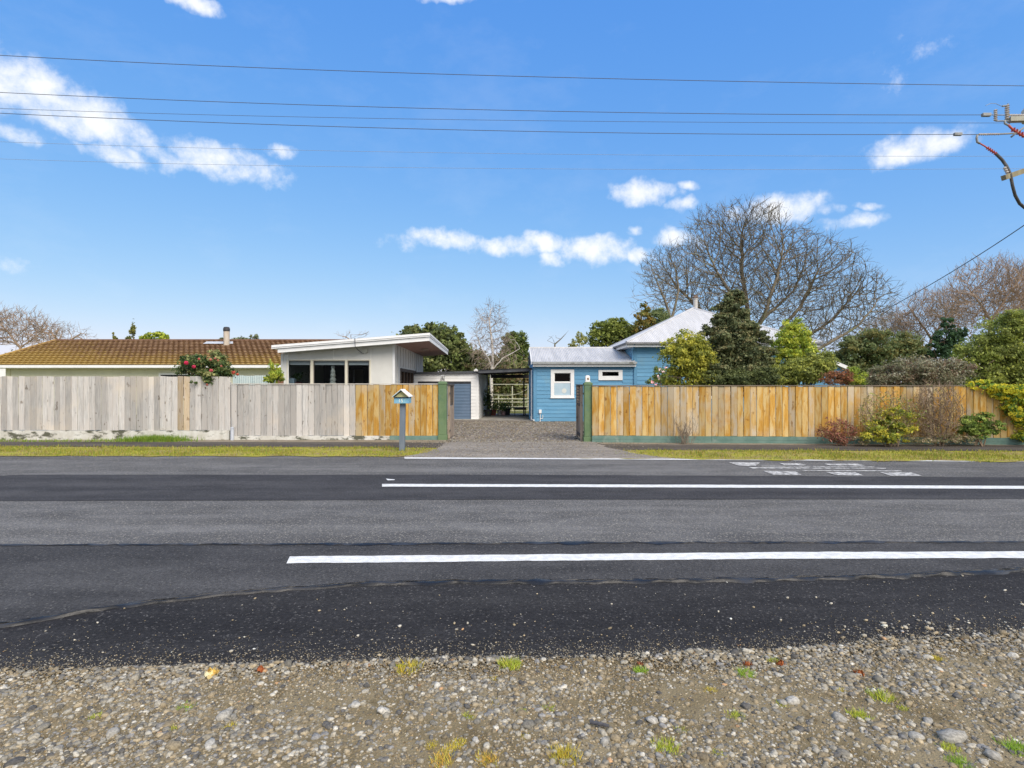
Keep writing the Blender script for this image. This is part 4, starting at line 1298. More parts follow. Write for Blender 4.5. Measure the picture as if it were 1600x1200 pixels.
    slab = tag(MB().prism([(-3.8, 26.05, -.02), (xr, 25.95, -.02), (BX-.0, 25.2, -.02), (BX+.0, 31.2, -.02), (-1.5, 31.2, -.02), (xr-.1, 26.28, -.02), (-3.8, 26.28, -.02)], (0, 0, .055)).build('carport_slab', CONC), kind='structure')
    # gate of pipes and wire across the back
    yg = 33.5
    g = thing('pipe_gate', (X(790, yg), yg, 0), 'cream pipe and wire gate across the back of the carport', 'gate')
    GP = M('gate_cream', (.56, .55, .42), (.46, .46, .34), 4)
    def gz(py): return H-(py-600)/F*yg
    for py, t in ((600.6, .02), (616, .008), (623.4, .03), (628.4, .03), (635.5, .02), (642, .02), (647.5, .025)):
        MB().tube([(X(766, yg), yg, gz(py)), (X(826, yg), yg, gz(py))], t, 6).build('rail', GP, g)
    for px, pa in ((779, 617), (800.5, 603.5), (825, 600)):
        MB().tube([(X(px, yg), yg+.03, gz(pa)), (X(px, yg), yg+.03, 0.03)], .035, 6).build('upright', GP, g)
    MB().tube([(X(763+i*3.2, yg), yg-.03, gz(615 - 0 + 4*math.sin(i*.35)*0 - 12*((i-9)/11)**2*(1 if i > 9 else .25) + 3)) for i in range(21)], .013, 5).build('slack_rope', GP, g)
    # things in the carport
    def pot(px, Y, rad, h, col, label):
        x = X(px, Y)
        o = thing('flower_pot', (x, Y, .035), label, 'pot')
        MB().lathe((x, Y, .035), [(rad*.7, 0), (rad*.95, h*.85), (rad*1.08, h*.85), (rad*1.08, h), (rad*.9, h), (rad*.85, h*.9)], 14).build('vessel', M(label[:14], col, tuple(q*.75 for q in col), 8), o)
        pts = np.array((x, Y, h+.18)) + RNG.normal(0, 1, (260, 3))*np.array((rad*.8, rad*.8, .15))
        leaf_mesh('foliage', pts, .07, [(.05, .09, .03), (.08, .13, .04)], o)
    pot(771, 29.5, .17, .3, (.35, .10, .08), 'dark red flower pot beside tall dark plants in the carport')
    pot(781, 29.6, .16, .27, (.62, .58, .55), 'pale flower pot at the middle of the carport row')
    pot(786.5, 29.4, .13, .22, (.55, .35, .33), 'small pink flower pot in the carport row')
    pot(792, 29.6, .20, .34, (.04, .04, .045), 'black flower pot with dark plant in the carport')
    o = thing('tall_pot_plant', (X(761.5, 28.8), 28.8, .035), 'tall dark green pot plant against the carport wall', 'plant')
    x = X(762.5, 28.8)
    MB().lathe((x, 28.8, .035), [(.15, 0), (.2, .3), (.21, .32), (.18, .32)], 12).build('pot', DARK_METAL, o)
    MB().tube([(x, 28.8, .3), (x+.03, 28.8, .8), (x-.02, 28.8, 1.2)], .02, 5).build('stem', BARK_D, o)
    pts = np.array((x, 28.8, .85)) + RNG.normal(0, 1, (900, 3))*np.array((.15, .16, .33))
    leaf_mesh('foliage', pts, .08, [(.03, .05, .02), (.05, .08, .03)], o)
    bn = thing('garden_bench', (X(813, 29.9), 29.9, .035), 'dark slatted table standing in front of the pipe gate', 'table')
    bx0, bx1 = X(803.5, 29.9), X(822, 29.9); zt_ = H-(636)/1*0-(36.5)/F*29.9
    for k in range(4):
        MB().box(bx0, bx1, 29.7+k*.11, 29.79+k*.11, zt_-.03, zt_).build('slat', DARK_METAL, bn)
    MB().box(bx0, bx1, 29.68, 29.70, zt_-.12, zt_-.005).build('apron', DARK_METAL, bn)
    for x in (bx0+.03, bx1-.03):
        for y in (29.72, 30.1):
            MB().tube([(x, y, .035), (x, y, zt_-.03)], .017, 6).build('leg', DARK_METAL, bn)

# ------------------------------------------------------------------ foliage
def leaf_mesh(name, pts, size, cols, parent=None, mat=None, outward=None, jitter=.28, colpick=None, aspect=.55, bend=True):
    """a small pointed leaf at each of pts"""
    n = len(pts)
    cols = np.array(cols, float)
    d = RNG.normal(0, 1, (n, 3))
    if outward is not None: d = d*.75 + outward*1.0
    d /= np.linalg.norm(d, axis=1, keepdims=True)+1e-9
    t = RNG.normal(0, 1, (n, 3)); t -= d*(t*d).sum(1, keepdims=True); t /= np.linalg.norm(t, axis=1, keepdims=True)+1e-9
    b = np.cross(d, t)
    s = size*RNG.uniform(.45, 1.6, (n, 1))
    v = np.stack([pts - t*s*.5, pts + b*s*aspect*.5 + d*s*.08, pts + t*s*.5, pts - b*s*aspect*.5 + d*s*.08], 1)
    idx = RNG.integers(0, len(cols), n) if colpick is None else colpick
    c = cols[idx]*1.95*RNG.uniform(1-jitter, 1+jitter, (n, 1))
    o = np.array(origin(parent)) if parent else np.zeros(3)
    me = mesh_np(name, v.reshape(-1, 3)-o, np.arange(4*n).reshape(-1, 4), mat or LEAF, np.repeat(c, 4, 0))
    return link(name, me, parent)

def crown_points(blobs, n, clump=.22, shell=(.5, 1.0), per=60, flat=1.0):
    """points gathered in clumps through the volume of several ellipsoids; returns points, outward directions, clump index"""
    vol = np.array([b[3]*b[4]*b[5] for b in blobs])**.72
    share = vol/vol.sum()
    P_, O_, K_ = [], [], []
    kk = 0
    for b, sh in zip(blobs, share):
        nn = max(30, int(n*sh)); nc = max(6, nn//per)
        c = np.array(b[:3]); r = np.array(b[3:6])
        d = RNG.normal(0, 1, (nc, 3)); d /= np.linalg.norm(d, axis=1, keepdims=True)
        rad = shell[0] + (shell[1]-shell[0])*RNG.uniform(0, 1, (nc, 1))**.6
        cc = d*rad
        ci = RNG.integers(0, nc, nn)
        off = RNG.normal(0, 1, (nn, 3))*clump*RNG.uniform(.6, 1.2, (nc, 1))[ci]
        off[:, 2] *= flat
        p = cc[ci] + off
        P_.append(c + p*r)
        o = off + d[ci]*.12; o /= np.linalg.norm(o, axis=1, keepdims=True)+1e-9
        O_.append(o); K_.append(ci+kk); kk += nc
    return np.concatenate(P_), np.concatenate(O_), np.concatenate(K_)

def px_blobs(spec, Y, depth=.9):
    """(px, py, rx_px, ry_px[, dY]) -> world ellipsoids"""
    out = []
    for s in spec:
        y = Y + (s[4] if len(s) > 4 else 0)
        c = P(s[0], s[1], y)
        rx, rz = s[2]*y/F, s[3]*y/F
        out.append((c.x, c.y, c.z, rx, max(.25, min(rx, rz*1.3)*depth), rz))
    return out

def bush(name, label, cat, spec, Y, n, size, cols, base_px=None, trunk=.06, bark=None, clump=.2, shell=(.45, 1.0), per=60, stems=1, group=None, depth=.9, jitter=.28, flat=.8, trunk_name='trunk', crown_name='crown', aspect=.55, lump=5, limb=1, trunk_to=None):
    blobs = []
    for b in px_blobs(spec, Y, depth):
        blobs.append((b[0], b[1], b[2], b[3]*.88, b[4]*.88, b[5]*.88))
        for _ in range(lump):
            d = Vector((random.gauss(0, 1), random.gauss(-.25, 1), random.gauss(.15, 1))).normalized()
            k = random.uniform(.62, .92); q = random.uniform(.26, .46)
            blobs.append((b[0]+d.x*b[3]*k, b[1]+d.y*b[4]*k, b[2]+d.z*b[5]*k, max(b[3], b[5]*.6)*q, max(b[4], b[5]*.5)*q, max(b[5], b[3]*.5)*q))
    bx = base_px if base_px is not None else sum(s[0] for s in spec)/len(spec)
    b0 = Vector(((bx-800)/F*Y, Y, 0))
    r = thing(name, b0, label, cat, group)
    p, o, k = crown_points(blobs, n, clump, shell, per, flat)
    keep = p[:, 2] > .05
    p, o, k = p[keep], o[keep], k[keep]
    cols = np.array(cols)
    nc = k.max()+1
    pick = RNG.integers(0, len(cols), nc)[k]
    sw = RNG.uniform(0, 1, len(p)) < .25
    pick = np.where(sw, RNG.integers(0, len(cols), len(p)), pick)
    leaf_mesh(crown_name, p, size, cols, r, None, o, jitter, pick, aspect)
    m = MB()
    for s in range(stems):
        st = b0 + Vector((random.uniform(-1, 1)*.12*(stems > 1), random.uniform(-1, 1)*.1*(stems > 1), -.03))
        if trunk_to:
            m.tube([st, P(trunk_to[0], trunk_to[1], Y)], [trunk, trunk*.15], 7)
        for b in blobs[::(lump+1)*limb]:
            if stems > 1 and random.random() < .4: continue
            e = Vector((b[0]+random.uniform(-.3, .3)*b[3], b[1]+random.uniform(-.3, .3)*b[4], b[2]+b[5]*.35))
            mid = st.lerp(e, .5) + Vector((random.uniform(-.1, .1), random.uniform(-.1, .1), 0))*(e-st).length*.5
            mid.x = mid.x*.6 + st.x*.4
            tk = trunk*(.35 if trunk_to else 1)
            m.tube([st, st.lerp(mid, .5), mid, e], [tk, tk*.8, tk*.55, tk*.15], 6)
            for q in range(5):
                d = Vector((random.gauss(0, 1)*b[3], random.gauss(0, 1)*b[4], random.gauss(0, .7)*b[5]))*.6
                a = mid.lerp(e, random.uniform(.2, .9))
                m.tube([a, a+d*.5+Vector((0, 0, .05)), a+d], [trunk*.35, trunk*.22, trunk*.08], 4)
    m.build(trunk_name, bark or BARK_D, r, smooth=True)
    return r

garage()

# ------------------------------------------------------------------ cream house
def cream_house():
    TH = math.atan(.045)
    Yf = 20.5
    R = Vector(((616.5-800)/F*Yf, Yf, 0))
    r = thing('flat_roofed_house', R, 'small cream house with low sloping white roof behind the capped fence', 'house', rz=TH)
    # local frame: x along the front to the right (0 at the right corner), y into the plot, z up
    L_ = -4.03
    def zt(u): return 3.075 + .083*u           # underside of the roof along the front
    def lx(px, y=0.0):
        # local x on the front wall plane for a photograph column
        lo, hi = -8.0, 4.0
        for _ in range(40):
            m = (lo+hi)/2
            wx = R.x + m*math.cos(TH) - y*math.sin(TH); wy = R.y + m*math.sin(TH) + y*math.cos(TH)
            if 800+F*wx/wy < px: lo = m
            else: hi = m
        return (lo+hi)/2
    def lz(py, x=-2.0): return H + (600-py)/F*(Yf+.045*x)
    D = 8.9
    wins = [(lx(450), lx(485.5)), (lx(489.5), lx(539.5)), (lx(543), lx(577.5))]
    wz0, wz1 = .95, lz(563.2)
    fx0, fx1 = lx(448), lx(579.5)
    # front cladding sheets with cover battens
    b = MB()
    def wallpiece(x0, x1, z0, z1a, z1b):
        MB().hexa([(x0, 0, z0), (x1, 0, z0), (x1, .09, z0), (x0, .09, z0), (x0, 0, z1a), (x1, 0, z1b), (x1, .09, z1b), (x0, .09, z1a)]).build('wall_sheet', CREAM, r, local=True)
    seams = [lx(464.5), lx(521.5)]
    xs = [fx0] + seams + [fx1]
    for a, c in zip(xs[:-1], xs[1:]):
        wallpiece(a+.004, c-.004, wz1+.03, zt(a), zt(c))
    wallpiece(L_, fx0, 0, zt(L_), zt(fx0))
    wallpiece(fx1, lx(615.8), 0, zt(fx1), zt(-.02))
    wallpiece(fx0+.002, fx1-.002, 0, wz0-.03, wz0-.03)
    BAT = M('cream_batten', (.70, .69, .65), (.66, .65, .61), 2)
    for px in (441.2, 450.2, 464.5, 521.5, 579.2):
        x = lx(px); z0 = wz1+.035 if fx0+.05 < x < fx1-.08 else 0
        MB().box(x-.025, x+.025, -.022, -.002, z0, zt(x)-.01).build('batten', BAT, r, local=True)
    MB().box(-.07, .012, -.025, .0, 0, zt(0)-.01).build('corner_board', WHITE, r, local=True)
    # window band
    w = thing_part('window', r)
    fb = MB()
    FR = M('window_cream_frame', (.70, .66, .54), (.64, .60, .48), 4)
    fb.box(fx0, fx1, -.03, .06, wz1, wz1+.028); fb.box(fx0, fx1, -.03, .06, wz0-.028, wz0)
    edges = [fx0, wins[0][0], wins[0][1], wins[1][0], wins[1][1], wins[2][0], wins[2][1], fx1]
    for a, c in zip(edges[0::2], edges[1::2]):
        fb.box(a+.001, c-.001, -.03, .06, wz0+.001, wz1-.001)
    fb.build('frame', FR, w, local=True)
    for (a, c) in wins:
        sb = MB(); frame_rect(sb, a+.002, c-.002, wz0+.002, wz1-.002, -.005, .03, .022); sb.build('sash', M('sash_grey', (.33, .30, .26), rough=.6), w, local=True)
        MB().box(a+.02, c-.02, .01, .015, wz0+.02, wz1-.02).build('pane', GLASS, w, local=True)
        MB().box(a+.02, c-.02, .10, .112, wz1-.16, wz1-.02).build('blind', M('blind', (.6, .6, .6)), w, local=True)
    # interior
    MB().box(L_+.1, -.1, .1, 6, .45, .5).build('floor', M('carpet', (.12, .11, .11)), r, local=True)
    ib = MB(); y = 5.0
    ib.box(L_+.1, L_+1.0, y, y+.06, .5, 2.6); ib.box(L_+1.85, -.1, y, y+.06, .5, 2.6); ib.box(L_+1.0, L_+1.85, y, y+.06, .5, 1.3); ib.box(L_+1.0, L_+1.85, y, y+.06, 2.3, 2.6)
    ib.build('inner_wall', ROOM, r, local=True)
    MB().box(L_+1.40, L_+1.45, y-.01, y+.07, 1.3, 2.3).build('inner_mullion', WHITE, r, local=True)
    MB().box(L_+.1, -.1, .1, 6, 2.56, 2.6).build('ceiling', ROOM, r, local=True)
    # side wall (right): vertical sheets and battens, brown window
    y0, y1 = 1.35, 6.0
    sz0, sz1 = 1.15, 2.26
    def sidepiece(a, c, z0, z1):
        MB().box(-.08, .0, a, c, z0, z1).build('wall_sheet', CREAM, r, local=True)
    ztop = zt(0)
    sidepiece(.092, y0, 0, ztop); sidepiece(y1, D, 0, ztop); sidepiece(y0+.002, y1-.002, 0, sz0); sidepiece(y0+.002, y1-.002, sz1, ztop)
    for k, y in enumerate(np.arange(.65, D, .72)):
        z0 = sz1+.06 if y0-.05 < y < y1+.05 else 0
        MB().box(.002, .022, y-.02, y+.02, z0, ztop-.01).build('batten', M('batten_grey', (.50, .49, .46), (.46, .45, .42), 2), r, local=True)
    MB().box(.0, .03, D-.12, D+.01, 0, ztop).build('corner_board', WHITE, r, local=True)
    sw = thing_part('window', r)
    sb = MB()
    for yy in np.linspace(y0, y1-.10, 6): sb.box(-.06, .035, yy, yy+.10, sz0, sz1)
    sb.box(-.055, .03, y0, y1, sz0, sz0+.1); sb.box(-.055, .03, y0, y1, sz1-.12, sz1)
    sb.build('frame', BROWN, sw, local=True)
    MB().box(-.03, -.024, y0+.03, y1-.03, sz0+.05, sz1-.05).build('pane', GLASS, sw, local=True)
    for a in (y0+.15, y0+1.9, y0+3.75):
        MB().box(-.12, -.11, a, a+.7, sz0, sz1-.1).build('curtain', M('curtain_white', (.7, .69, .66)), sw, local=True)
    MB().box(L_, -.1, D-.09, D, 0, zt(L_)).build('wall_sheet', CREAM, r, local=True)
    MB().box(L_, L_+.08, .092, D-.1, 0, zt(L_)).build('wall_sheet', CREAM, r, local=True)
    # roof: deck, soffit, two-step fascia
    yF, yB = -.55, D+.3
    uL, uR = lx(424.6, yF), lx(671.6, yF)
    wL = lx(433.5, yF)
    def slab(u0, u1, a, c, lo, hi, name, mat):
        MB().hexa([(u0, a, zt(u0)+lo), (u1, a, zt(u1)+lo), (u1, c, zt(u1)+lo), (u0, c, zt(u0)+lo), (u0, a, zt(u0)+hi), (u1, a, zt(u1)+hi), (u1, c, zt(u1)+hi), (u0, c, zt(u0)+hi)]).build(name, mat, r, local=True)
    slab(.03, uR-.05, yF+.05, yB-.05, .004, .016, 'soffit', SOFFIT)
    slab(wL+.02, .028, yF+.05, yB-.05, .004, .016, 'soffit', CREAM)
    slab(wL, uR-.03, yF+.02, yF+.048, -.01, .135, 'fascia', WHITE)
    slab(uR-.048, uR-.02, yF+.05, yB-.02, -.01, .135, 'fascia', WHITE)
    slab(uL, uR, yF-.03, yB, .137, .265, 'roof', WHITE)
    slab(uL+.02, uR+.012, yF-.045, yB, .18, .20, 'roof_edge_trim', M('trim_grey', (.55, .55, .55)), )
    # soffit lamp, meter box, cable
    l = thing('soffit_lamp', R, 'flat round lamp under the brown eave of the cream house', 'lamp', rz=TH)
    MB().lathe((.72, 3.4, zt(.72)-.075), [(.10, 0), (.16, .03), (.17, .078)], 18).build('dish', M('lamp_grey', (.30, .24, .20)), l, local=True)
    x = lx(570.5)
    m = thing('junction_box', R, 'beige service box with looping cable under the front eave', 'service box', rz=TH)
    MB().box(x-.08, x+.09, -.09, -.002, lz(551.5), lz(545)).build('case', M('box_beige', (.58, .57, .50)), m, local=True)
    MB().tube([(lx(560.5), -.6, zt(x)+.27), (lx(561), -.605, zt(x)-.03), (lx(563), -.3, lz(548)), (lx(566), -.08, lz(551.5)), (lx(569), -.05, lz(552))], .013, 6).build('cable', WIRE, m, local=True)
    # things seen through the front windows
    o = thing('lantern_ornament', R, 'tall white tiered ornament standing inside the middle front window', 'ornament', rz=TH)
    px = lx(520, .3); prof = []
    z = 0
    for k in range(7):
        rr = .13-.012*k
        prof += [(rr, z), (rr*1.25, z+.06), (rr*.75, z+.14)]; z += .15
    prof += [(.03, z), (.015, z+.12)]
    MB().lathe((px, .32, 1.3), prof, 14).build('body', M('ornament_ceramic', (.72, .70, .64), (.6, .57, .5), 14), o, local=True)
    MB().lathe((px, .32, .5), [(.2, 0), (.2, .02), (.05, .04), (.05, .76), (.2, .78), (.2, .80)], 14).build('stand', BROWN, o, local=True)
    o = thing('storage_box', R, 'pale blue storage box on a stand inside the left front window', 'box', rz=TH)
    bx = lx(456.5, .5)
    MB().box(bx-.14, bx+.1, .4, .7, 1.28, 1.86).build('carton', M('carton_blue', (.45, .55, .66)), o, local=True)
    MB().box(bx-.16, bx+.12, .38, .72, .5, 1.277).build('stand', WHITE, o, local=True)
    o = thing('indoor_plant', R, 'dark potted plant inside the left front window', 'plant', rz=TH)
    bx = lx(466, .6)
    MB().lathe((bx, .6, 1.3), [(.1, 0), (.14, .4), (.15, .42), (.12, .42)], 12).build('pot', M('pot_maroon', (.16, .05, .05)), o, local=True)
    MB().box(bx-.18, bx+.2, .42, .8, .5, 1.298).build('stand', BROWN, o, local=True)
    pts = np.array((bx, .6, 1.92)) + RNG.normal(0, 1, (160, 3))*np.array((.1, .08, .09))
    leaf_mesh('foliage', pts, .07, [(.03, .05, .02), (.05, .08, .03)], o)
cream_house()

# ------------------------------------------------------------------ tiled house on the left
def tiled_house():
    Ye, Yr = 30.0, 34.0
    ze, zr = H+29.5*Ye/F, H+67.2*Yr/F
    r = thing('tiled_house', (-20, 32, 0), 'long low house with lichen covered brown tile roof behind the grey fence', 'house')
    xl_e, xl_r = (-42-800)/F*Ye, (87-800)/F*Yr
    xr = -8.9
    t = NT('lichen_roof_tile'); t.set(.9, 0, .15)
    w = t.coords('World')
    c = t.mix(t.ramp(t.noise(w, 2.2, 4), .35, .65), (.19, .11, .062), (.28, .175, .10))
    sep = t.N.new('ShaderNodeSeparateXYZ'); t.L.new(w, sep.inputs[0])
    # lichen is heavier towards the eave and the weather end
    g1 = t.ramp(sep.outputs['Z'], ze, ze+1.3, .34, .03)
    g2 = t.ramp(sep.outputs['X'], -28, -20, .20, 0.0)
    ad = t.N.new('ShaderNodeMath'); ad.operation = 'ADD'; t.L.new(g1, ad.inputs[0]); t.L.new(g2, ad.inputs[1])
    nz = t.noise(t.coords('World', (1, 1, 2)), 5, 6, .7)
    ad2 = t.N.new('ShaderNodeMath'); ad2.operation = 'ADD'; t.L.new(ad.outputs[0], ad2.inputs[0]); t.L.new(nz, ad2.inputs[1])
    c = t.mix(t.ramp(ad2.outputs[0], .58, .90, 0, .85), c, (.38, .255, .07))
    t.base(c)
    TILE = t.m
    rows = 15
    def lerp(a, b, k): return a+(b-a)*k
    wave = .30
    b = MB()
    for k in range(rows):
        a0, a1 = k/rows, (k+1)/rows
        y0, y1 = lerp(Ye, Yr, a0), lerp(Ye, Yr, a1); z0, z1 = lerp(ze, zr, a0), lerp(ze, zr, a1)
        x0 = lerp(xl_e, xl_r, a0); x1 = lerp(xl_e, xl_r, a1)
        nseg = int((xr-x0)/wave*4)
        i0 = len(b.v)
        for j in range(nseg+1):
            u = j/nseg
            xa, xb = lerp(x0, xr, u), lerp(x1, xr, u)
            ph = .022*math.sin(2*math.pi*(xa/wave+.5*(k % 2)))
            b.v += [(xa, y0+.05, z0-.004), (xa, y0-.02, z0+.075+ph), (xb, y1, z1+.010+ph*.6)]
        for j in range(nseg):
            a = i0+3*j
            b.f += [(a, a+3, a+4, a+1), (a+1, a+4, a+5, a+2)]
    b.build('tile_roof', TILE, r)
    # back slope and hip end
    MB().poly([(xl_r, Yr, zr+.01), (xr, Yr, zr+.01), (xr, 2*Yr-Ye, ze), (xl_e, 2*Yr-Ye, ze)]).build('rear_roof', TILE, r)
    MB().poly([(xl_e, Ye, ze), (xl_r, Yr, zr+.01), (xl_e, 2*Yr-Ye, ze)]).build('hip_end', TILE, r)
    MB().tube([(xl_r-.1, Yr, zr+.04), (xr, Yr, zr+.04)], .07, 8).build('ridge_cap', M('ridge_tile', (.12, .065, .04), (.18, .10, .06), 3), r)
    MB().tube([(xl_e, Ye, ze+.06), (xl_r, Yr, zr+.06)], .07, 8).build('hip_cap', TILE, r)
    MB().box(xl_e-.05, xr, Ye-.12, Ye-.015, ze-.14, ze-.002).build('gutter', WHITE, r)
    MB().box(xl_e+.05, xr, Ye-.01, Ye+.55, ze-.17, ze-.145).build('soffit', WHITE, r)
    wx0 = (9.5-800)/F*30.5
    MB().box(wx0, xr, 30.5, 30.6, 0, ze-.172).build('wall', CREAM_Y, r)
    MB().box(wx0-.0, wx0+.24, 30.47, 30.498, 0, ze-.172).build('corner_board', M('cream_trim', (.66, .64, .45)), r)
    MB().box(wx0, wx0+.1, 30.61, 37, 0, ze-.2).build('wall', CREAM_Y, r)
    # window head just above the fence
    wn = thing_part('window', r)
    a, c = (249-800)/F*30.5, (330-800)/F*30.5
    frame_rect(MB(), a, c, .9, H+17*30.5/F-.0, 30.44, 30.497, .09).build('frame', WHITE, wn)
    MB().box(a+.09, c-.09, 30.46, 30.466, .99, H+17*30.5/F-.09).build('pane', GLASS_D, wn)
    # flue
    f = P(354, 540, 33.2)
    fl = MB().lathe((f.x, 33.2, f.z-.3), [(.165, 0), (.165, 1.12), (.15, 1.13)], 16)
    fl.build('flue', M('flue_brown', (.42, .34, .25), (.55, .5, .43), 5, stretch=(4, 4, .3)), r, smooth=False)
    MB().lathe((f.x, 33.2, f.z+.83), [(.17, 0), (.185, .03), (.185, .16), (.16, .20), (.16, .235), (.1, .26)], 16).build('flue_cap', DARK_METAL, r)
    # metal flashing sheet on the roof by the flue
    def onroof(px, tt, lift=.07):
        y = lerp(Ye, Yr, tt); return Vector(((px-800)/F*y, y, lerp(ze, zr, tt)+lift))
    MB().poly([onroof(317, .80, .10), onroof(364, .80, .10), onroof(364, .90, .10), onroof(323, .90, .10)]).build('flashing', M('flashing_metal', (.42, .44, .46), (.55, .56, .57), 5, rough=.45), r)
    # neighbour beyond
    n = thing('neighbour_shed', (-33, 45, 0), 'pale grey shed roof beyond the left end of the tiled house', 'shed')
    a, c = P(-60, 553, 45), P(34, 551.5, 45)
    MB().prism([(a.x, 45, a.z-.55), (c.x+.6, 45, a.z-.55), (c.x, 47.5, a.z+.02), (a.x, 47.5, a.z+.02)], (0, 0, .06)).build('roof', IRON, n)
    MB().box(a.x, c.x, 45.3, 49, 0, a.z-.56).build('wall', WHITE, n)
tiled_house()

# pale iron fence between the two left houses
def iron_fence():
    Y = 19.2
    a, c = P(363.5, 587, Y), P(431, 588, Y)
    r = thing('iron_fence', (a.x, Y, 0), 'pale blue green corrugated iron fence beside the cream house', 'fence')
    k = 0; x = a.x
    while x < c.x-.05:
        x2 = min(x+.37, c.x)
        b = MB(); corrugated(b, (x, Y, .02), (x2-.004, Y, .02), (0, .001, a.z-.02+random.uniform(-.01, .01)), amp=.011)
        b.build('sheet', M('pale_iron_fence', (.42, .52, .52), (.5, .58, .57), 3, stretch=(3, 1, .5), c3=(.20, .25, .24), s3=4, lo3=.6, hi3=.7), r, smooth=True); x = x2
    MB().box(a.x, c.x, Y+.03, Y+.08, 1.2, 1.3).build('rail', PAL_GREY, r)
    d = P(437, 589, Y)
    MB().box(c.x+.01, d.x+.1, Y, Y+.09, 0, H+10.5*Y/F).build('post', M('rusty_brown', (.20, .10, .06), (.28, .15, .09), 6), r)
iron_fence()

# ------------------------------------------------------------------ bare trees
def colonize(start, attr, step, kill, it=160, infl=1e9, trop=(0, 0, .12), wob=.18, radial=0.0, centre=None):
    nodes = [np.array(p, float) for p in start['pts']]; par = list(start['par'])
    A = attr.copy()
    N = np.array(nodes)
    dm = np.linalg.norm(A[:, None]-N[None], axis=2); nd = dm.min(1); ni = dm.argmin(1)
    allN = list(N); seen = set()
    for _ in range(it):
        if len(A) == 0: break
        act = nd < infl
        if not act.any(): break
        acc = {}
        NN = np.array(allN)
        dirs = A[act]-NN[ni[act]]; dirs /= np.linalg.norm(dirs, axis=1, keepdims=True)+1e-9
        s = np.zeros((len(allN), 3)); np.add.at(s, ni[act], dirs)
        idx = np.unique(ni[act])
        d = s[idx]; nrm = np.linalg.norm(d, axis=1, keepdims=True)
        d = d/(nrm+1e-9) + np.array(trop) + RNG.normal(0, wob, d.shape)
        if radial:
            o = NN[idx]-centre; o /= np.linalg.norm(o, axis=1, keepdims=True)+1e-9
            d = d + radial*o
        d /= np.linalg.norm(d, axis=1, keepdims=True)
        new = NN[idx] + d*step
        ok = []
        for q, i in zip(new, idx):
            key = (int(i), tuple(np.round((q-NN[i])/step*2).astype(int)))
            if key in seen: ok.append(False)
            else: seen.add(key); ok.append(True)
        ok = np.array(ok)
        if not ok.any(): break
        new, idx = new[ok], idx[ok]
        base = len(allN)
        allN += list(new); par += [int(i) for i in idx]
        dm = np.linalg.norm(A[:, None]-new[None], axis=2)
        m = dm.min(1); am = dm.argmin(1)
        better = m < nd
        nd = np.where(better, m, nd); ni = np.where(better, am+base, ni)
        keep = nd > kill
        A, nd, ni = A[keep], nd[keep], ni[keep]
    return np.array(allN), par

def wood_mesh(nodes, par, tip_r, expo=2.25, rmax=None, mb=None, twigs=0, twig_len=.5, twig_r=.008, twig_up=.3, zjit=0, fine=None, thr=.03, spread=.55):
    n = len(nodes)
    ch = [[] for _ in range(n)]
    for i, p in enumerate(par):
        if p >= 0: ch[p].append(i)
    r = np.zeros(n)
    for i in range(n-1, -1, -1):
        r[i] = tip_r if not ch[i] else sum(r[c]**expo for c in ch[i])**(1/expo)
    if rmax:
        r = tip_r + (r-tip_r)*((rmax-tip_r)/max(1e-6, r.max()-tip_r))
    b = mb or MB()
    stack = [(i, None) for i, p in enumerate(par) if p < 0]
    while stack:
        i, frm = stack.pop()
        path = [] if frm is None else [frm]
        cur = i
        while True:
            path.append(cur)
            if not ch[cur]: break
            cs = sorted(ch[cur], key=lambda c: -r[c])
            for c in cs[1:]: stack.append((c, cur))
            cur = cs[0]
        if len(path) < 2: continue
        rad = [r[k] for k in path]
        if frm is not None: rad[0] = min(rad[0], rad[1]*1.1)
        big = max(rad)
        (fine if fine is not None and big < thr else b).tube([nodes[k] for k in path], rad, 7 if big > .1 else (5 if big > .04 else 3), cap=False)
    if twigs:
        b0_ = b
        if fine is not None: b = fine
        for i in range(n):
            if r[i] < tip_r*3.2 and par[i] >= 0:
                k = twigs if not ch[i] else (1 if random.random() < .5*twigs/2 else 0)
                base = Vector(nodes[i]); d0 = (base-Vector(nodes[par[i]])).normalized()
                for _ in range(k):
                    d = (d0*.8 + Vector((random.gauss(0, spread), random.gauss(0, spread), random.gauss(twig_up, spread*.8)))).normalized()
                    l = twig_len*random.uniform(.5, 1.3)
                    m = base + d*l*.5 + Vector((random.gauss(0, .1), random.gauss(0, .1), random.gauss(0, .1)))*l
                    b.tube([base, m, base+d*l], [twig_r, twig_r*.75, twig_r*.35], 3, cap=False)
                    if random.random() < .6:
                        d2 = (d + Vector((random.gauss(0, .6), random.gauss(0, .6), random.gauss(.15, .5)))).normalized()
                        b.tube([m, m+d2*l*.5], [twig_r*.7, twig_r*.3], 3, cap=False)
        b = b0_
    return b

def envelope(n, blobs):
    """attraction points filling several ellipsoids"""
    vol = np.array([b[3]*b[4]*b[5] for b in blobs])**.8; vol /= vol.sum()
    out = []
    for b, s in zip(blobs, vol):
        k = max(8, int(n*s)); d = RNG.normal(0, 1, (k, 3)); d /= np.linalg.norm(d, axis=1, keepdims=True)
        rr = RNG.uniform(0, 1, (k, 1))**(1/2.4)
        out.append(np.array(b[:3]) + d*rr*np.array(b[3:6]))
    return np.concatenate(out)

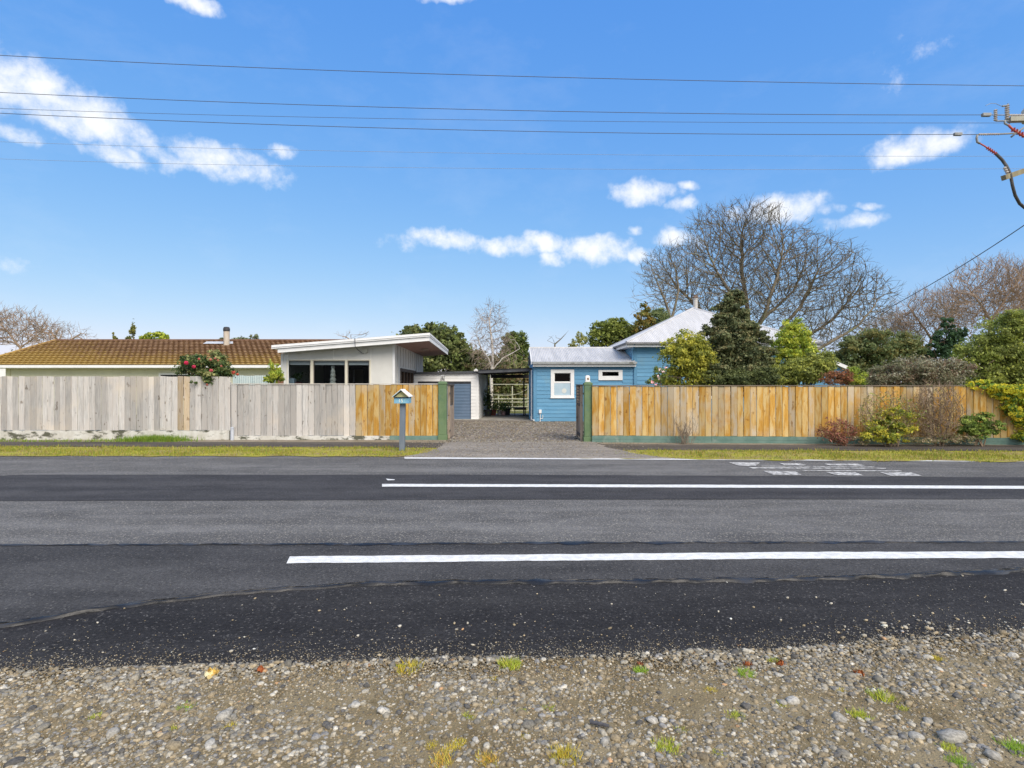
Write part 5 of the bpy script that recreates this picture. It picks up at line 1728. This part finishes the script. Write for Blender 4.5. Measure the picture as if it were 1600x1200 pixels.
def bare_tree(name, label, Y, limbs, blobs_px, n_att, step, kill, tip, rmax, bark, twigs=2, twig_len=.5, twig_r=.008, depth=.8, group=None, trop=(0, 0, .10), wob=.2, twig_up=.3, parts=('trunk', 'twigs'), twig_bark=None, radial=.35, thr=.03, spread=.45):
    """limbs: polylines of (px, py[, dY]); the first starts at the ground"""
    pts, par = [], []
    for li, lim in enumerate(limbs):
        prev = -1
        ws = [P(q[0], q[1], Y+(q[2] if len(q) > 2 else 0)) for q in lim]
        if li == 0: ws[0].z = -.1
        if li > 0:
            d = [(Vector(p)-ws[0]).length for p in pts]; prev = int(np.argmin(d)); seq = ws[1:]; cur = Vector(pts[prev])
        else:
            pts.append(tuple(ws[0])); par.append(-1); prev = 0; cur = ws[0]; seq = ws[1:]
        for w_ in seq:
            k = max(1, int((w_-cur).length/step))
            for j in range(1, k+1):
                q = cur.lerp(w_, j/k) + Vector((random.gauss(0, .05), random.gauss(0, .05), random.gauss(0, .04)))*step
                pts.append(tuple(q)); par.append(prev); prev = len(pts)-1
            cur = Vector(pts[-1])
    att = envelope(n_att, px_blobs(blobs_px, Y, depth))
    cen = np.array(P(limbs[0][-1][0], min(600, limbs[0][-1][1]+25), Y))
    nodes, par = colonize({'pts': pts, 'par': par}, att, step, kill, trop=trop, wob=wob*.6, radial=radial, centre=cen)
    fine = MB()
    b = wood_mesh(nodes, par, tip, rmax=rmax, twigs=twigs, twig_len=twig_len, twig_r=twig_r, twig_up=twig_up, fine=fine, thr=thr, spread=spread)
    base = Vector(pts[0]); base.z = 0
    r = thing(name, base, label, 'tree', group)
    b.build(parts[0], bark, r, smooth=True)
    fine.build('crown', twig_bark or bark, r)
    return r, nodes

# the great bare tree behind the blue house
bare_tree('bare_tree', 'huge wide spreading bare tree towering behind the blue house', 42,
          [[(1178, 640), (1178, 575), (1172, 535)],
           [(1172, 535), (1160, 500), (1140, 455, -1), (1120, 425, -1)],
           [(1172, 535), (1168, 480, 1), (1160, 430, 1), (1158, 380, 1)],
           [(1172, 535), (1195, 490, -1), (1212, 440, -1), (1222, 400, -1)],
           [(1178, 560), (1215, 520), (1250, 480), (1275, 430)],
           [(1178, 565), (1240, 540, 1), (1300, 500, 1), (1335, 460, 1)],
           [(1178, 575), (1220, 560, -1), (1280, 545, -1), (1340, 510, -1), (1365, 480, -1)],
           [(1172, 540), (1130, 510, 1), (1090, 480, 1), (1060, 450, 1)],
           [(1200, 500), (1240, 455, 2), (1255, 420, 2)]],
          [(1150, 400, 75, 78), (1075, 440, 60, 60), (1225, 410, 60, 62), (1290, 440, 60, 65), (1345, 475, 48, 52), (1180, 470, 110, 55), (1280, 520, 75, 40), (1030, 430, 28, 35), (1350, 520, 35, 30), (1110, 370, 40, 40), (1185, 350, 45, 32)],
          9500, .34, .34, .018, .34, BARK_G, twigs=3, twig_len=.85, twig_r=.0145, depth=.75, trop=(0, 0, .10), wob=.2, radial=.6, spread=.36)
bare_tree('bare_tree', 'smaller bare tree left of the pale hipped roof', 38,
          [[(1050, 640), (1052, 540), (1050, 500)], [(1050, 500), (1035, 460), (1022, 430)], [(1050, 500), (1060, 455), (1056, 420)]],
          [(1035, 440, 38, 52), (1010, 470, 24, 30), (1060, 440, 25, 40)], 620, .32, .40, .013, .12, BARK_G, twigs=3, twig_len=.6, twig_r=.010)
# the silver birch behind the carport
bare_tree('birch_tree', 'slender leafless birch with white trunk behind the carport', 36,
          [[(768, 660), (768, 600), (770, 560), (768, 530), (765, 505)], [(770, 575), (760, 555), (752, 545), (745, 525)], [(771, 578), (785, 560), (800, 552), (812, 545)]],
          [(765, 510, 26, 34), (775, 545, 32, 30), (750, 540, 18, 30), (768, 490, 20, 18)], 1500, .26, .25, .009, .105, BARK_W, twigs=4, twig_len=.6, twig_r=.0085, twig_up=-.35, trop=(0, 0, .0), twig_bark=M('birch_twigs', (.24, .18, .14), (.36, .29, .24), 2), thr=.022)
# leafless thicket at the right
red = [((1545, 660), (1545, 560), (1548, 500), [(1548, 465, 62, 55), (1510, 490, 40, 40), (1585, 470, 40, 50)], 46, 'broad reddish bare tree above the big green shrub at the right', 760, 2),
       ((1450, 660), (1450, 570), (1455, 530), [(1450, 500, 45, 40), (1420, 515, 30, 30), (1485, 485, 30, 35)], 52, 'hazy reddish bare tree above the dark conifer on the right', 520, 2),
       ((1395, 660), (1395, 580), (1392, 550), [(1390, 520, 38, 28), (1365, 535, 25, 20)], 54, 'low reddish bare tree right of the huge spreading tree', 300, 2),
       ((1625, 660), (1620, 560), (1615, 500), [(1610, 460, 50, 50), (1640, 480, 40, 50)], 48, 'reddish bare tree cut off by the right edge', 420, 2)]
for a, b, c, bl, Y, lab, n, tw in red:
    bare_tree('bare_tree', lab, Y, [[a, b, c], [c, (c[0]-20, c[1]-30), (c[0]-35, c[1]-50)], [c, (c[0]+20, c[1]-28), (c[0]+32, c[1]-45)], [b, (b[0]-28, b[1]-30)], [b, (b[0]+30, b[1]-35)]],
              bl, int(n*4.5), .42, .40, .016, .15, BARK_R, twigs=4, twig_len=1.1, twig_r=.0145, trop=(0, 0, .22), twig_up=.55, group='reddish bare trees on the right')
# bare trees at the far left
bare_tree('bare_tree', 'dense reddish brown bare tree at the left edge behind the tiled roof', 60,
          [[(30, 640), (30, 560), (35, 535)], [(35, 540), (10, 515), (0, 505)], [(35, 540), (65, 520), (75, 510)]],
          [(25, 518, 45, 28), (70, 525, 28, 20), (0, 510, 25, 25), (-30, 520, 30, 30)], 3000, .5, .42, .020, .13, BARK_R, twigs=4, twig_len=1.0, twig_r=.020)
bare_tree('bare_tree', 'low spreading bare tree peeping over the left end of the tiled roof', 64,
          [[(100, 640), (100, 560), (98, 540)], [(98, 540), (80, 520)], [(98, 540), (120, 525)]],
          [(100, 522, 40, 14), (75, 518, 20, 12), (128, 528, 18, 8)], 620, .5, .5, .018, .16, BARK_R, twigs=3, twig_len=.8, twig_r=.016)
bare_tree('bare_tree', 'distant dark twiggy treetop just above the cream house roof', 70,
          [[(548, 640), (548, 560), (548, 535)]], [(548, 528, 26, 6)], 150, .5, .5, .02, .1, BARK_R, twigs=2, twig_len=.7, twig_r=.02)
bare_tree('bare_tree', 'thin dead forked branch rising behind the corrugated roof', 40,
          [[(868, 640), (868, 560), (866, 538)], [(866, 538), (876, 530), (884, 521)], [(866, 538), (856, 532)]], [(866, 532, 14, 9)], 18, .35, .5, .016, .06, BARK_G, twigs=1, twig_len=.4, twig_r=.012)

# ------------------------------------------------------------------ evergreen trees and shrubs
OLIVE = [(.085, .11, .035), (.12, .145, .04), (.055, .08, .025)]
DKGREEN = [(.065, .08, .032), (.095, .115, .04), (.045, .058, .025), (.13, .14, .05)]
YELLOWG = [(.26, .29, .04), (.20, .25, .04), (.32, .33, .055), (.14, .19, .035)]
MIDGREEN = [(.11, .145, .04), (.15, .185, .05), (.08, .11, .033)]
def tree_line():
    bl = []
    for k in range(60):
        px = random.choice((random.uniform(560, 1080), random.uniform(1270, 1720), random.uniform(-120, 30)))
        Y = random.uniform(62, 80); h = random.uniform(2.2, 4.6)
        bl.append(((px-800)/F*Y, Y, h*.5, random.uniform(2.2, 4.0), 1.6, h*.62))
    p, o, k = crown_points(bl, 30000, .26, (.3, 1.0), 60, .8)
    keep = p[:, 2] > 0
    w = leaf_mesh('distant_wood', p[keep], .36, [(.075, .085, .04), (.10, .11, .05), (.12, .105, .06), (.06, .07, .035)], None, None, o[keep])
    tag(w, 'low distant mass of trees and hedges closing the horizon behind the houses', 'trees', kind='stuff')
tree_line()
bush('evergreen_tree', 'dark leafy evergreen tree behind the right end of the cream house roof', 'tree',
     [(652, 530, 30, 24), (690, 528, 26, 24), (672, 516, 14, 14), (643, 520, 16, 12), (705, 545, 28, 26), (670, 560, 45, 30), (715, 560, 25, 28)], 38, 26000, .19, DKGREEN+[(.13, .16, .05)], 680, .16)
bush('evergreen_tree', 'olive green tree right of the birch behind the carport', 'tree',
     [(805, 540, 20, 20), (812, 560, 18, 22), (795, 560, 18, 22), (800, 528, 12, 12)], 40, 11000, .17, MIDGREEN+OLIVE, 805, .12)
bush('hedge', 'tangled green hedge seen through the open carport', 'hedge',
     [(735, 566, 30, 22), (768, 568, 26, 16), (740, 580, 36, 28), (780, 585, 40, 30), (815, 590, 30, 34), (770, 615, 60, 30), (730, 610, 40, 30)], 38.5, 30000, .17, [(.13, .14, .055), (.17, .18, .07), (.09, .11, .04), (.17, .13, .07)], 780, .08, stems=3)
bush('evergreen_tree', 'round dense green tree between the corrugated lean to and hipped roof', 'tree',
     [(952, 515, 30, 18), (940, 530, 26, 18), (968, 528, 28, 20), (985, 530, 22, 20)], 37, 14000, .17, [(.12, .145, .03), (.16, .18, .04), (.08, .10, .025)], 955, .16)
bush('conifer_tree', 'orange brown tipped conifer beside the pale hipped roof', 'tree',
     [(1008, 482, 8, 12), (1006, 498, 14, 14), (1002, 515, 20, 14), (1020, 505, 12, 14)], 36.5, 5000, .13, [(.20, .14, .035), (.13, .13, .035), (.09, .10, .03)], 1008, .14)
bush('cabbage_tree', 'spiky palm like plant at the left slope of the hipped roof', 'tree',
     [(1031, 492, 10, 9), (1036, 500, 8, 7)], 35, 900, .45, [(.09, .12, .05), (.13, .15, .06)], 1033, .09, aspect=.10, clump=.3)
bush('flowering_shrub', 'wispy yellowish shrub behind the ridge of the corrugated roof', 'shrub',
     [(897, 538, 10, 8), (912, 534, 12, 12), (905, 525, 6, 8)], 36, 900, .12, [(.25, .24, .09), (.20, .21, .07)], 905, .05, shell=(.2, 1))
def whorls(px, top, bot, half, n, lean=0):
    """ragged boughs round a stem, longer towards the bottom"""
    out = []
    for k in range(n):
        t = (k+.5)/n
        py = top + (bot-top)*t
        w = half*(.14 + .86*min(1, (t/.72))**.85) * random.uniform(.6, 1.12)
        if t > .85: w *= .85
        u = random.choice((-1, 1))*random.uniform(0, 1)**.6
        r_ = 6.5 + 9*t
        out.append((px + u*(w-r_*.5), py + abs(u)*3, r_*random.uniform(.9, 1.35), r_*random.uniform(.55, .85), (random.uniform(-1, 1)*.5-.35)*(1-abs(u)*.8)*w*.022))
    return out
bush('conifer_tree', 'tall dark green conifer in the garden behind the orange fence', 'tree',
     [(1140, 480, 12, 20), (1141, 505, 24, 26), (1143, 535, 38, 28), (1146, 566, 50, 26), (1148, 592, 56, 16)] + whorls(1147, 455, 604, 72, 130), 20, 120000, .078, [(.080, .098, .048), (.115, .13, .06), (.05, .062, .03), (.17, .155, .075), (.13, .14, .068)], 1140, .13, clump=.24, per=70, shell=(.2, 1.0), lump=1, limb=12, trunk_to=(1139, 470))
bush('garden_shrub', 'low dark green growth under the tall conifer', 'shrub',
     [(1120, 592, 30, 14), (1160, 592, 34, 14), (1195, 588, 24, 18)], 19.0, 12000, .07, [(.08, .095, .035), (.11, .125, .045), (.06, .075, .03)], 1155, .04, stems=3)
bush('garden_shrub', 'bright yellow green shrub left of the dark conifer', 'shrub',
     [(1075, 536, 26, 24), (1062, 562, 32, 28), (1088, 565, 30, 34), (1055, 590, 30, 18), (1085, 592, 34, 18)], 19.2, 22000, .075, [(.20, .205, .035), (.26, .26, .045), (.12, .135, .03), (.32, .30, .05)], 1072, .05, stems=3)
cam_ = bush('camellia_shrub', 'small camellia with pale pink flowers against the blue wall', 'shrub',
     [(1033, 585, 13, 16), (1022, 597, 13, 10)], 18.6, 1500, .06, MIDGREEN, 1030, .03, stems=2)
bush('pittosporum_tree', 'lime yellow leafy tree right of the dark conifer', 'tree',
     [(1240, 508, 16, 14), (1238, 525, 26, 18), (1228, 545, 24, 18), (1255, 545, 22, 16), (1222, 568, 20, 18), (1245, 570, 20, 14)], 20, 20000, .075, YELLOWG+[(.36, .37, .06)], 1238, .07, stems=2)
bush('garden_shrub', 'loose green shrub below the lime yellow tree', 'shrub',
     [(1255, 580, 32, 22), (1280, 575, 26, 24), (1228, 588, 28, 18), (1292, 562, 14, 16), (1205, 590, 24, 16)], 19.2, 24000, .075, [(.17, .19, .05), (.25, .26, .06), (.12, .14, .04)], 1260, .05, stems=3)
bush('garden_shrub', 'low reddish brown shrub peeping over the orange fence', 'shrub',
     [(1300, 592, 22, 12), (1318, 590, 14, 12)], 18, 4200, .045, [(.20, .085, .045), (.26, .12, .06), (.14, .08, .04)], 1306, .03, stems=3)
bush('garden_shrub', 'small bright yellow bush beside the reddish brown shrub', 'shrub',
     [(1340, 585, 16, 16), (1335, 595, 16, 12)], 18.4, 3800, .05, YELLOWG, 1339, .03, stems=2)
bush('evergreen_tree', 'grey green wattle mass behind the side of the blue house', 'tree',
     [(1340, 555, 34, 26), (1375, 540, 38, 30), (1410, 545, 34, 28), (1330, 580, 30, 24), (1430, 560, 30, 26), (1390, 570, 50, 30)], 33, 30000, .15, [(.10, .125, .05), (.075, .10, .04), (.13, .145, .06), (.13, .12, .04)], 1380, .15, stems=2)
bush('garden_shrub', 'wide grey leaved shrub with brown stems behind the orange fence', 'shrub',
     [(1390, 585, 34, 20), (1430, 578, 40, 22), (1475, 582, 36, 24), (1370, 595, 20, 12), (1450, 595, 50, 14)], 20, 26000, .065, [(.17, .16, .10), (.12, .12, .065), (.22, .21, .15), (.14, .10, .065)], 1425, .05, stems=4)
bush('conifer_tree', 'small dark green conifer in front of the reddish bare trees', 'tree',
     [(1480, 508, 10, 12), (1478, 528, 18, 16), (1490, 545, 24, 16), (1465, 550, 18, 14), (1502, 525, 10, 14)], 32, 7000, .13, [(.03, .06, .028), (.045, .085, .035), (.025, .045, .022)], 1480, .1)
bush('hedge_shrub', 'big rounded bright green shrub at the right edge', 'shrub',
     [(1570, 520, 38, 30), (1600, 505, 40, 26), (1540, 545, 34, 28), (1512, 560, 26, 26), (1580, 560, 50, 36), (1535, 585, 50, 24), (1620, 560, 50, 50), (1590, 590, 50, 22), (1650, 530, 40, 50)], 21, 70000, .085, [(.18, .21, .05), (.24, .26, .06), (.125, .15, .04), (.10, .115, .035)], 1570, .10, stems=4, clump=.19)
bush('climbing_ivy', 'yellow variegated ivy spilling over the right end of the orange fence', 'ivy',
     [(1585, 612, 42, 12, -.1), (1598, 635, 30, 22, -.1), (1608, 660, 26, 24, -.1), (1545, 605, 30, 6, .05), (1625, 640, 40, 45, 0), (1600, 682, 14, 9, -.15)], 15.32, 26000, .065, [(.40, .36, .03), (.28, .31, .04), (.11, .18, .035), (.48, .42, .05), (.08, .14, .03)], 1615, .03, stems=3, depth=.32, crown_name='leaves', trunk_name='stems')
# behind the tiled house
for px, py, h, w, lab in ((181, 522, 12, 2.6, 'short column shaped cypress tip above the tiled roof'), (208, 512, 20, 2.4, 'tall thin cypress column above the tiled roof'), (201, 526, 8, 3.5, 'small rounded cypress tip between the two thin columns')):
    bush('cypress', lab, 'tree', [(px, py+h*.6, w, h)], 44, 700, .13, [(.17, .16, .04), (.11, .12, .035)], px, .06)
bush('leafy_tree', 'pale yellow green treetop above the middle of the tiled roof', 'tree', [(240, 528, 18, 9), (255, 526, 8, 9), (228, 532, 8, 6)], 46, 1500, .22, YELLOWG, 242, .1)
bush('leafy_tree', 'thin dark treetop above the tiled roof right of the flue', 'tree', [(395, 528, 9, 7), (380, 531, 20, 4), (340, 532, 14, 3)], 60, 420, .28, [(.10, .12, .07), (.14, .15, .09)], 390, .1, shell=(.1, 1))
bush('garden_shrub', 'lime green shrub beside the left wall of the cream house', 'shrub', [(428, 578, 10, 14), (432, 588, 13, 12), (425, 592, 12, 8)], 18.4, 4200, .055, YELLOWG, 430, .03, stems=2)

def camellia():
    Y = 16.55
    r = bush('camellia_bush', 'camellia bush with crimson flowers leaning over the grey fence', 'shrub',
             [(335, 560, 18, 14), (310, 568, 24, 18), (345, 575, 22, 18), (295, 578, 22, 14), (320, 585, 30, 14, -.25), (318, 597, 18, 9, -.42), (350, 582, 18, 10)], 17.15, 9500, .072,
             [(.045, .075, .025), (.075, .11, .03), (.10, .12, .045), (.03, .055, .02), (.20, .20, .08)], 325, .05, stems=3, clump=.2)
    for (px, py, s, c) in ((291, 567, .085, (.62, .03, .10)), (303, 573, .08, (.58, .04, .10)), (311, 561, .05, (.55, .12, .10)), (330, 579, .075, (.55, .10, .12)), (324, 601, .05, (.5, .14, .10)),
                           (329, 562, .06, (.52, .2, .14)), (336, 560, .05, (.52, .22, .15)), (341, 563, .05, (.5, .2, .12)), (365, 582, .08, (.50, .09, .06)), (371, 585, .06, (.5, .12, .07)), (346, 572, .05, (.5, .17, .12))):
        p = P(px, py, 16.32)
        v, f, cc = [], [], []
        for k in range(16):
            a = RNG.uniform(0, 2*np.pi); e = RNG.uniform(-.9, .9)
            d = np.array((np.cos(a)*.8, -abs(np.sin(a))*np.cos(e)-.15, np.sin(e)))
            d /= np.linalg.norm(d); t = np.cross(d, RNG.normal(0, 1, 3)); t /= np.linalg.norm(t); u = np.cross(d, t)
            q = np.array(p)+d*s*.55; i = len(v)
            v += [q-t*s*.45, q+u*s*.4+d*s*.1, q+t*s*.45, q-u*s*.4+d*s*.1]; f.append((i, i+1, i+2, i+3)); cc += [np.array(c)*RNG.uniform(.7, 1.25)]*4
        link('flower', mesh_np('flower', np.array(v)-np.array(origin(r)), np.array(f), PETAL, np.array(cc)), r)
camellia()
for (px, py, s, c) in ((1020, 597, .07, (.62, .36, .36)), (1029, 590, .06, (.7, .5, .45)), (1036, 580, .06, (.7, .55, .5)), (1040, 574, .05, (.65, .4, .38)), (1025, 601, .05, (.62, .33, .34)), (1031, 577, .05, (.7, .55, .45))):
    p = P(px, py, 18.0)
    pts = np.array(p)+RNG.normal(0, 1, (14, 3))*s*.45
    leaf_mesh('flower', pts, s*.8, [c], cam_, PETAL)

# shrubs in front of the right fence
def twiggy(name, label, px0, px1, ytop, Y, n_att, bark, leaves=0, lcols=None, lsize=.05, tip=.0042, basepx=None, spread=.35, twigs=2, tl=.16, step=.13, kill=.2, stems=4, hb=0):
    cx = (px0+px1)/2; bx = basepx or cx
    b0 = Vector(((bx-800)/F*Y, Y, 0))
    w = (px1-px0)/2*Y/F; top = H+(600-ytop)/F*Y
    blobs = [(((cx-800)/F*Y), Y, top*.58, w, spread, top*.44), (((cx-800)/F*Y), Y, top*.35, w*.75, spread*.9, top*.3)]
    att = envelope(n_att, blobs)
    pts, par = [], []
    for s in range(stems):
        o = np.array((b0.x+random.uniform(-.1, .1), b0.y+random.uniform(-.06, .06), -.02))
        pts.append(o); par.append(-1); pts.append(o+np.array((random.uniform(-.06, .06), 0, .14))); par.append(len(pts)-2)
    nodes, par = colonize({'pts': pts, 'par': par}, att, step, kill, trop=(0, 0, .22), wob=.3)
    m = wood_mesh(nodes, par, tip, rmax=.02, twigs=twigs, twig_len=tl, twig_r=tip*.9, twig_up=.45)
    r = thing(name, b0, label, 'shrub')
    m.build('branches', bark, r)
    if leaves:
        i = RNG.integers(4, len(nodes), leaves)
        p = nodes[i]+RNG.normal(0, .05, (leaves, 3))
        leaf_mesh('leaves', p[p[:, 2] > .03], lsize, lcols, r)
    return r
def dead_weed():
    b0 = Vector(((1070-800)/F*15.5, 15.5, 0))
    r = thing('dry_shrub', b0, 'thin dead grey weed in front of the right fence near its middle', 'shrub')
    m = MB()
    for k in range(46):
        a = b0 + Vector((random.gauss(0, .09), random.gauss(0, .05), 0))
        d = Vector((random.gauss(0, .32), random.gauss(0, .12), 1)).normalized()
        l = random.uniform(.25, .95)
        mid = a + d*l*.5 + Vector((random.gauss(0, .03), 0, 0))
        e = a + d*l + Vector((random.gauss(0, .06), 0, 0))
        m.tube([a, mid, e], [.0055, .0045, .002], 4, cap=False)
        for q in range(4):
            p = mid.lerp(e, random.uniform(0, 1))
            m.tube([p, p + Vector((random.gauss(0, .07), random.gauss(0, .04), random.uniform(.03, .14)))], [.0035, .0015], 3, cap=False)
    m.build('stalks', M('dead_stalks', (.17, .135, .10), (.26, .21, .16), 8), r)
dead_weed()
twiggy('roadside_shrub', 'reddish purple small leaved shrub against the right fence', 1277, 1345, 655, 15.05, 330, TWIG_B, 2600, [(.20, .075, .06), (.15, .065, .05), (.24, .12, .08), (.12, .09, .04)], .045, basepx=1315)
twiggy('roadside_shrub', 'untidy yellow green flowering shrub against the right fence', 1335, 1445, 612, 14.95, 800, TWIG_B, 2200, [(.22, .22, .05), (.14, .16, .05), (.26, .20, .10)], .05, basepx=1390, stems=7, step=.11, kill=.12, tip=.0052)
bush('roadside_shrub', 'low yellow leaved growth at the foot of the flowering shrub', 'shrub',
     [(1385, 668, 34, 16), (1365, 682, 26, 10), (1410, 660, 26, 18), (1400, 684, 28, 9), (1395, 645, 20, 12)], 14.8, 6500, .055, [(.28, .27, .035), (.18, .21, .035), (.10, .12, .03), (.36, .32, .05)], 1392, .015, bark=TWIG_B, stems=4, depth=.45)
twiggy('roadside_shrub', 'leafless brown twiggy bush in front of the right fence', 1426, 1506, 600, 14.95, 3000, TWIG_B, 500, [(.13, .15, .05), (.2, .16, .1)], .04, basepx=1466, stems=9, twigs=3, tl=.2, step=.09, kill=.085, tip=.0055)
bush('roadside_shrub', 'dense dark green rounded shrub at the far right fence base', 'shrub',
     [(1510, 665, 18, 14), (1535, 660, 22, 16), (1555, 664, 14, 12), (1525, 678, 24, 12)], 14.95, 5200, .055, [(.09, .14, .03), (.14, .19, .04), (.20, .25, .06), (.06, .09, .025)], 1528, .02, bark=TWIG_B, stems=4, depth=.5)
bush('ground_weeds', 'straggly grey green weeds between the brown bush and the rounded shrub', 'weeds',
     [(1480, 686, 26, 7), (1505, 687, 26, 7), (1440, 688, 26, 6), (1345, 688, 14, 6)], 14.9, 1500, .045, [(.13, .14, .07), (.18, .17, .08), (.25, .2, .13)], 1480, .01, stems=3, depth=.4, crown_name='leaves', trunk_name='stems')

# ------------------------------------------------------------------ power lines
def wire(label, pts, rad, mat, name='power_line', group=None, n=40):
    """a sagging wire through photographed points with their depths"""
    W = [P(*p) for p in pts]
    xs = np.linspace(0, 1, len(W))
    path = []
    for t in np.linspace(0, 1, n):
        # quadratic through three points
        l0 = (t-.5)*(t-1)*2; l1 = -4*t*(t-1); l2 = 2*t*(t-.5)
        path.append(W[0]*l0 + W[1]*l1 + W[2]*l2)
    o = MB().tube(path, rad, 6).build(name, mat, smooth=True)
    return tag(o, label, 'wire', group)
GW = 'overhead wires along the road'
wire('topmost overhead wire, dropping from the upper left', [(-300, 66, 12.4), (650, 114.5, 12.9), (1900, 137, 13.4)],   .0066, WIRE, group=GW)
wire('second thick overhead wire ending at the upper grey spacer', [(-300, 128, 13.2), (617, 168, 13.6), (1536, 179.5, 14.0)],   .0066, WIRE, group=GW)
wire('thin overhead wire between the two thick lower wires', [(-300, 156, 15.5), (650, 186, 15.5), (1900, 191, 15.5)], .005, WIRE, group=GW)
wire('third thick overhead wire ending at the lower grey spacer', [(-300, 160, 13.0), (600, 200, 13.5), (1492, 210, 14.0)],   .0066, WIRE, group=GW)
wire('faint thin overhead wire second from the bottom', [(-300, 208, 19), (650, 238, 19), (1900, 243, 19)], .005, WIRE_L, group=GW)
wire('lowest faint overhead wire', [(-300, 236, 19.5), (650, 262, 19.5), (1900, 261, 19.5)], .005, WIRE_L, group=GW)
wire('black service wire slanting down from the right to the blue house', [(1660, 310, 13.8), (1460, 441, 19.5), (1310, 522, 25.6)], .013, WIRE, name='service_wire')

def power_pole():
    Y = 14.0
    W = lambda px, py, dy=0: P(px, py, Y+dy)
    b = W(1668, 600)
    r = thing('power_pole', (b.x, Y, 0), 'timber power pole with cables and insulators at the right edge', 'power pole')
    WOODP = M('pole_timber', (.22, .19, .12), (.30, .27, .17), 5, stretch=(1, 1, .2), c3=(.18, .19, .09), s3=3)
    GREYM = M('pole_grey_metal', (.22, .23, .23), (.30, .31, .31), 9, rough=.6)
    RED = M('cable_red', (.42, .07, .05), (.50, .11, .08), 9, rough=.5)
    INS = M('insulator_pale', (.50, .46, .42), (.40, .36, .33), 12, rough=.4)
    MB().tube([(b.x, Y, -.3), (b.x, Y, 9.3)], [.17, .12], 14).build('pole', WOODP, r)
    # upper cross-arm and gear
    a0, a1 = W(1577, 187), W(1720, 184)
    MB().hexa([(a0.x, Y-.05, a0.z-.05), (a1.x, Y-.05, a1.z-.05), (a1.x, Y+.06, a1.z-.05), (a0.x, Y+.06, a0.z-.05), (a0.x, Y-.05, a0.z+.06), (a1.x, Y-.05, a1.z+.06), (a1.x, Y+.06, a1.z+.06), (a0.x, Y+.06, a0.z+.06)]).build('crossarm', M('crossarm_pale', (.35, .34, .28), (.42, .41, .34), 5), r)
    c0, c1 = W(1568, 278, -.25), W(1690, 236, .4)
    d = (c1-c0).normalized(); up = Vector((0, 0, 1)); sd = d.cross(up).normalized()*.055; u2 = sd.cross(d).normalized()*.06
    MB().hexa([c0-sd-u2, c1-sd-u2, c1+sd-u2, c0+sd-u2, c0-sd+u2, c1-sd+u2, c1+sd+u2, c0+sd+u2]).build('lower_crossarm', WOODP, r)
    def ribbed(p, q, rad, n, name='insulator', mat=INS):
        p, q = Vector(p), Vector(q)
        pts, rr = [], []
        for k in range(n*2+1):
            pts.append(p.lerp(q, k/(n*2))); rr.append(rad if k % 2 else rad*.45)
        MB().tube(pts, rr, 10).build(name, mat, r)
    ribbed(W(1555.5, 189), W(1555.5, 171), .045, 6)
    ribbed(W(1573.5, 187), W(1573.5, 164), .055, 7)
    ribbed(W(1575, 180), W(1612, 180), .032, 10)
    ribbed(W(1529, 210), W(1562, 209.5), .030, 10)
    ribbed(W(1569, 261, -.2), W(1576, 274, -.2), .045, 4)
    MB().tube([W(1550, 179.5), W(1576, 180)], .012, 6).build('link', GREYM, r)
    MB().tube([W(1556, 189), W(1580, 189)], .018, 6).build('link', GREYM, r)
    MB().tube([W(1561, 209.6), W(1590, 208)], .020, 6).build('link', GREYM, r)
    MB().tube([W(1500, 210.5), W(1530, 210)], .008, 6).build('link', WIRE, r)
    MB().box(W(1534.5, 0).x, W(1547.5, 0).x, Y-.04, Y+.04, W(0, 182).z, W(0, 177).z).build('spacer', GREYM, r, bevel=.01)
    MB().box(W(1490.5, 0).x, W(1502.5, 0).x, Y-.035, Y+.035, W(0, 212).z, W(0, 207.5).z).build('spacer', GREYM, r, bevel=.01)
    # clamp tips
    MB().tube([W(1566, 166), W(1575, 164.5), W(1575, 162)], .02, 6).build('clamp', GREYM, r)
    MB().tube([W(1540, 165), W(1548, 161.5), W(1556, 162), (W(1565, 166))], .006, 5).build('lead_wire', GREYM, r)
    # jumper cables with red sheds
    def cable(pts, rad, mat, name='cable'):
        MB().tube([W(*p) for p in pts], rad, 8).build(name, mat, r, smooth=True)
    cable([(1527, 211), (1526, 216), (1527, 222), (1531, 224)], .026, GREYM, 'lug')
    cable([(1530, 223.5), (1538, 228), (1547, 234), (1556, 240)], .017, RED)
    for k in range(5):
        p0 = W(1543+k*3.0, 231.2+k*2.05); p1 = W(1544.2+k*3.0, 232+k*2.05)
        MB().tube([p0, p1], [.045, .030], 10).build('cable_shed', RED, r)
    cable([(1556, 240), (1566, 250), (1573, 260, -.1), (1579, 273, -.25), (1582, 290, -.25), (1586, 305, -.2), (1593, 318, -.1), (1604, 327), (1630, 338), (1660, 345)], .035, M('cable_black', (.06, .058, .055), (.1, .095, .09), 10))
    cable([(1570, 188), (1570, 193), (1578, 197)], .024, GREYM, 'lug')
    cable([(1575, 195), (1583, 203), (1592, 209), (1605, 216), (1640, 240)], .026, RED)
    for k in range(5):
        MB().tube([W(1583+k*4.2, 202.5+k*2.3), W(1584.5+k*4.2, 203.3+k*2.3)], [.060, .042], 10).build('cable_shed', RED, r)
    cable([(1580, 214), (1590, 206), (1602, 198)], .022, GREYM, 'strut')
    cable([(1577, 192), (1590, 185), (1604, 180)], .022, GREYM, 'strut')
    t = W(1612, 183, .25)
    MB().lathe((t.x, t.y, t.z-.1), [(.19, 0), (.2, .03), (.2, .28), (.15, .36), (.05, .38)], 16).build('transformer_can', M('can_grey', (.45, .46, .44), (.52, .53, .5), 4), r)
power_pole()
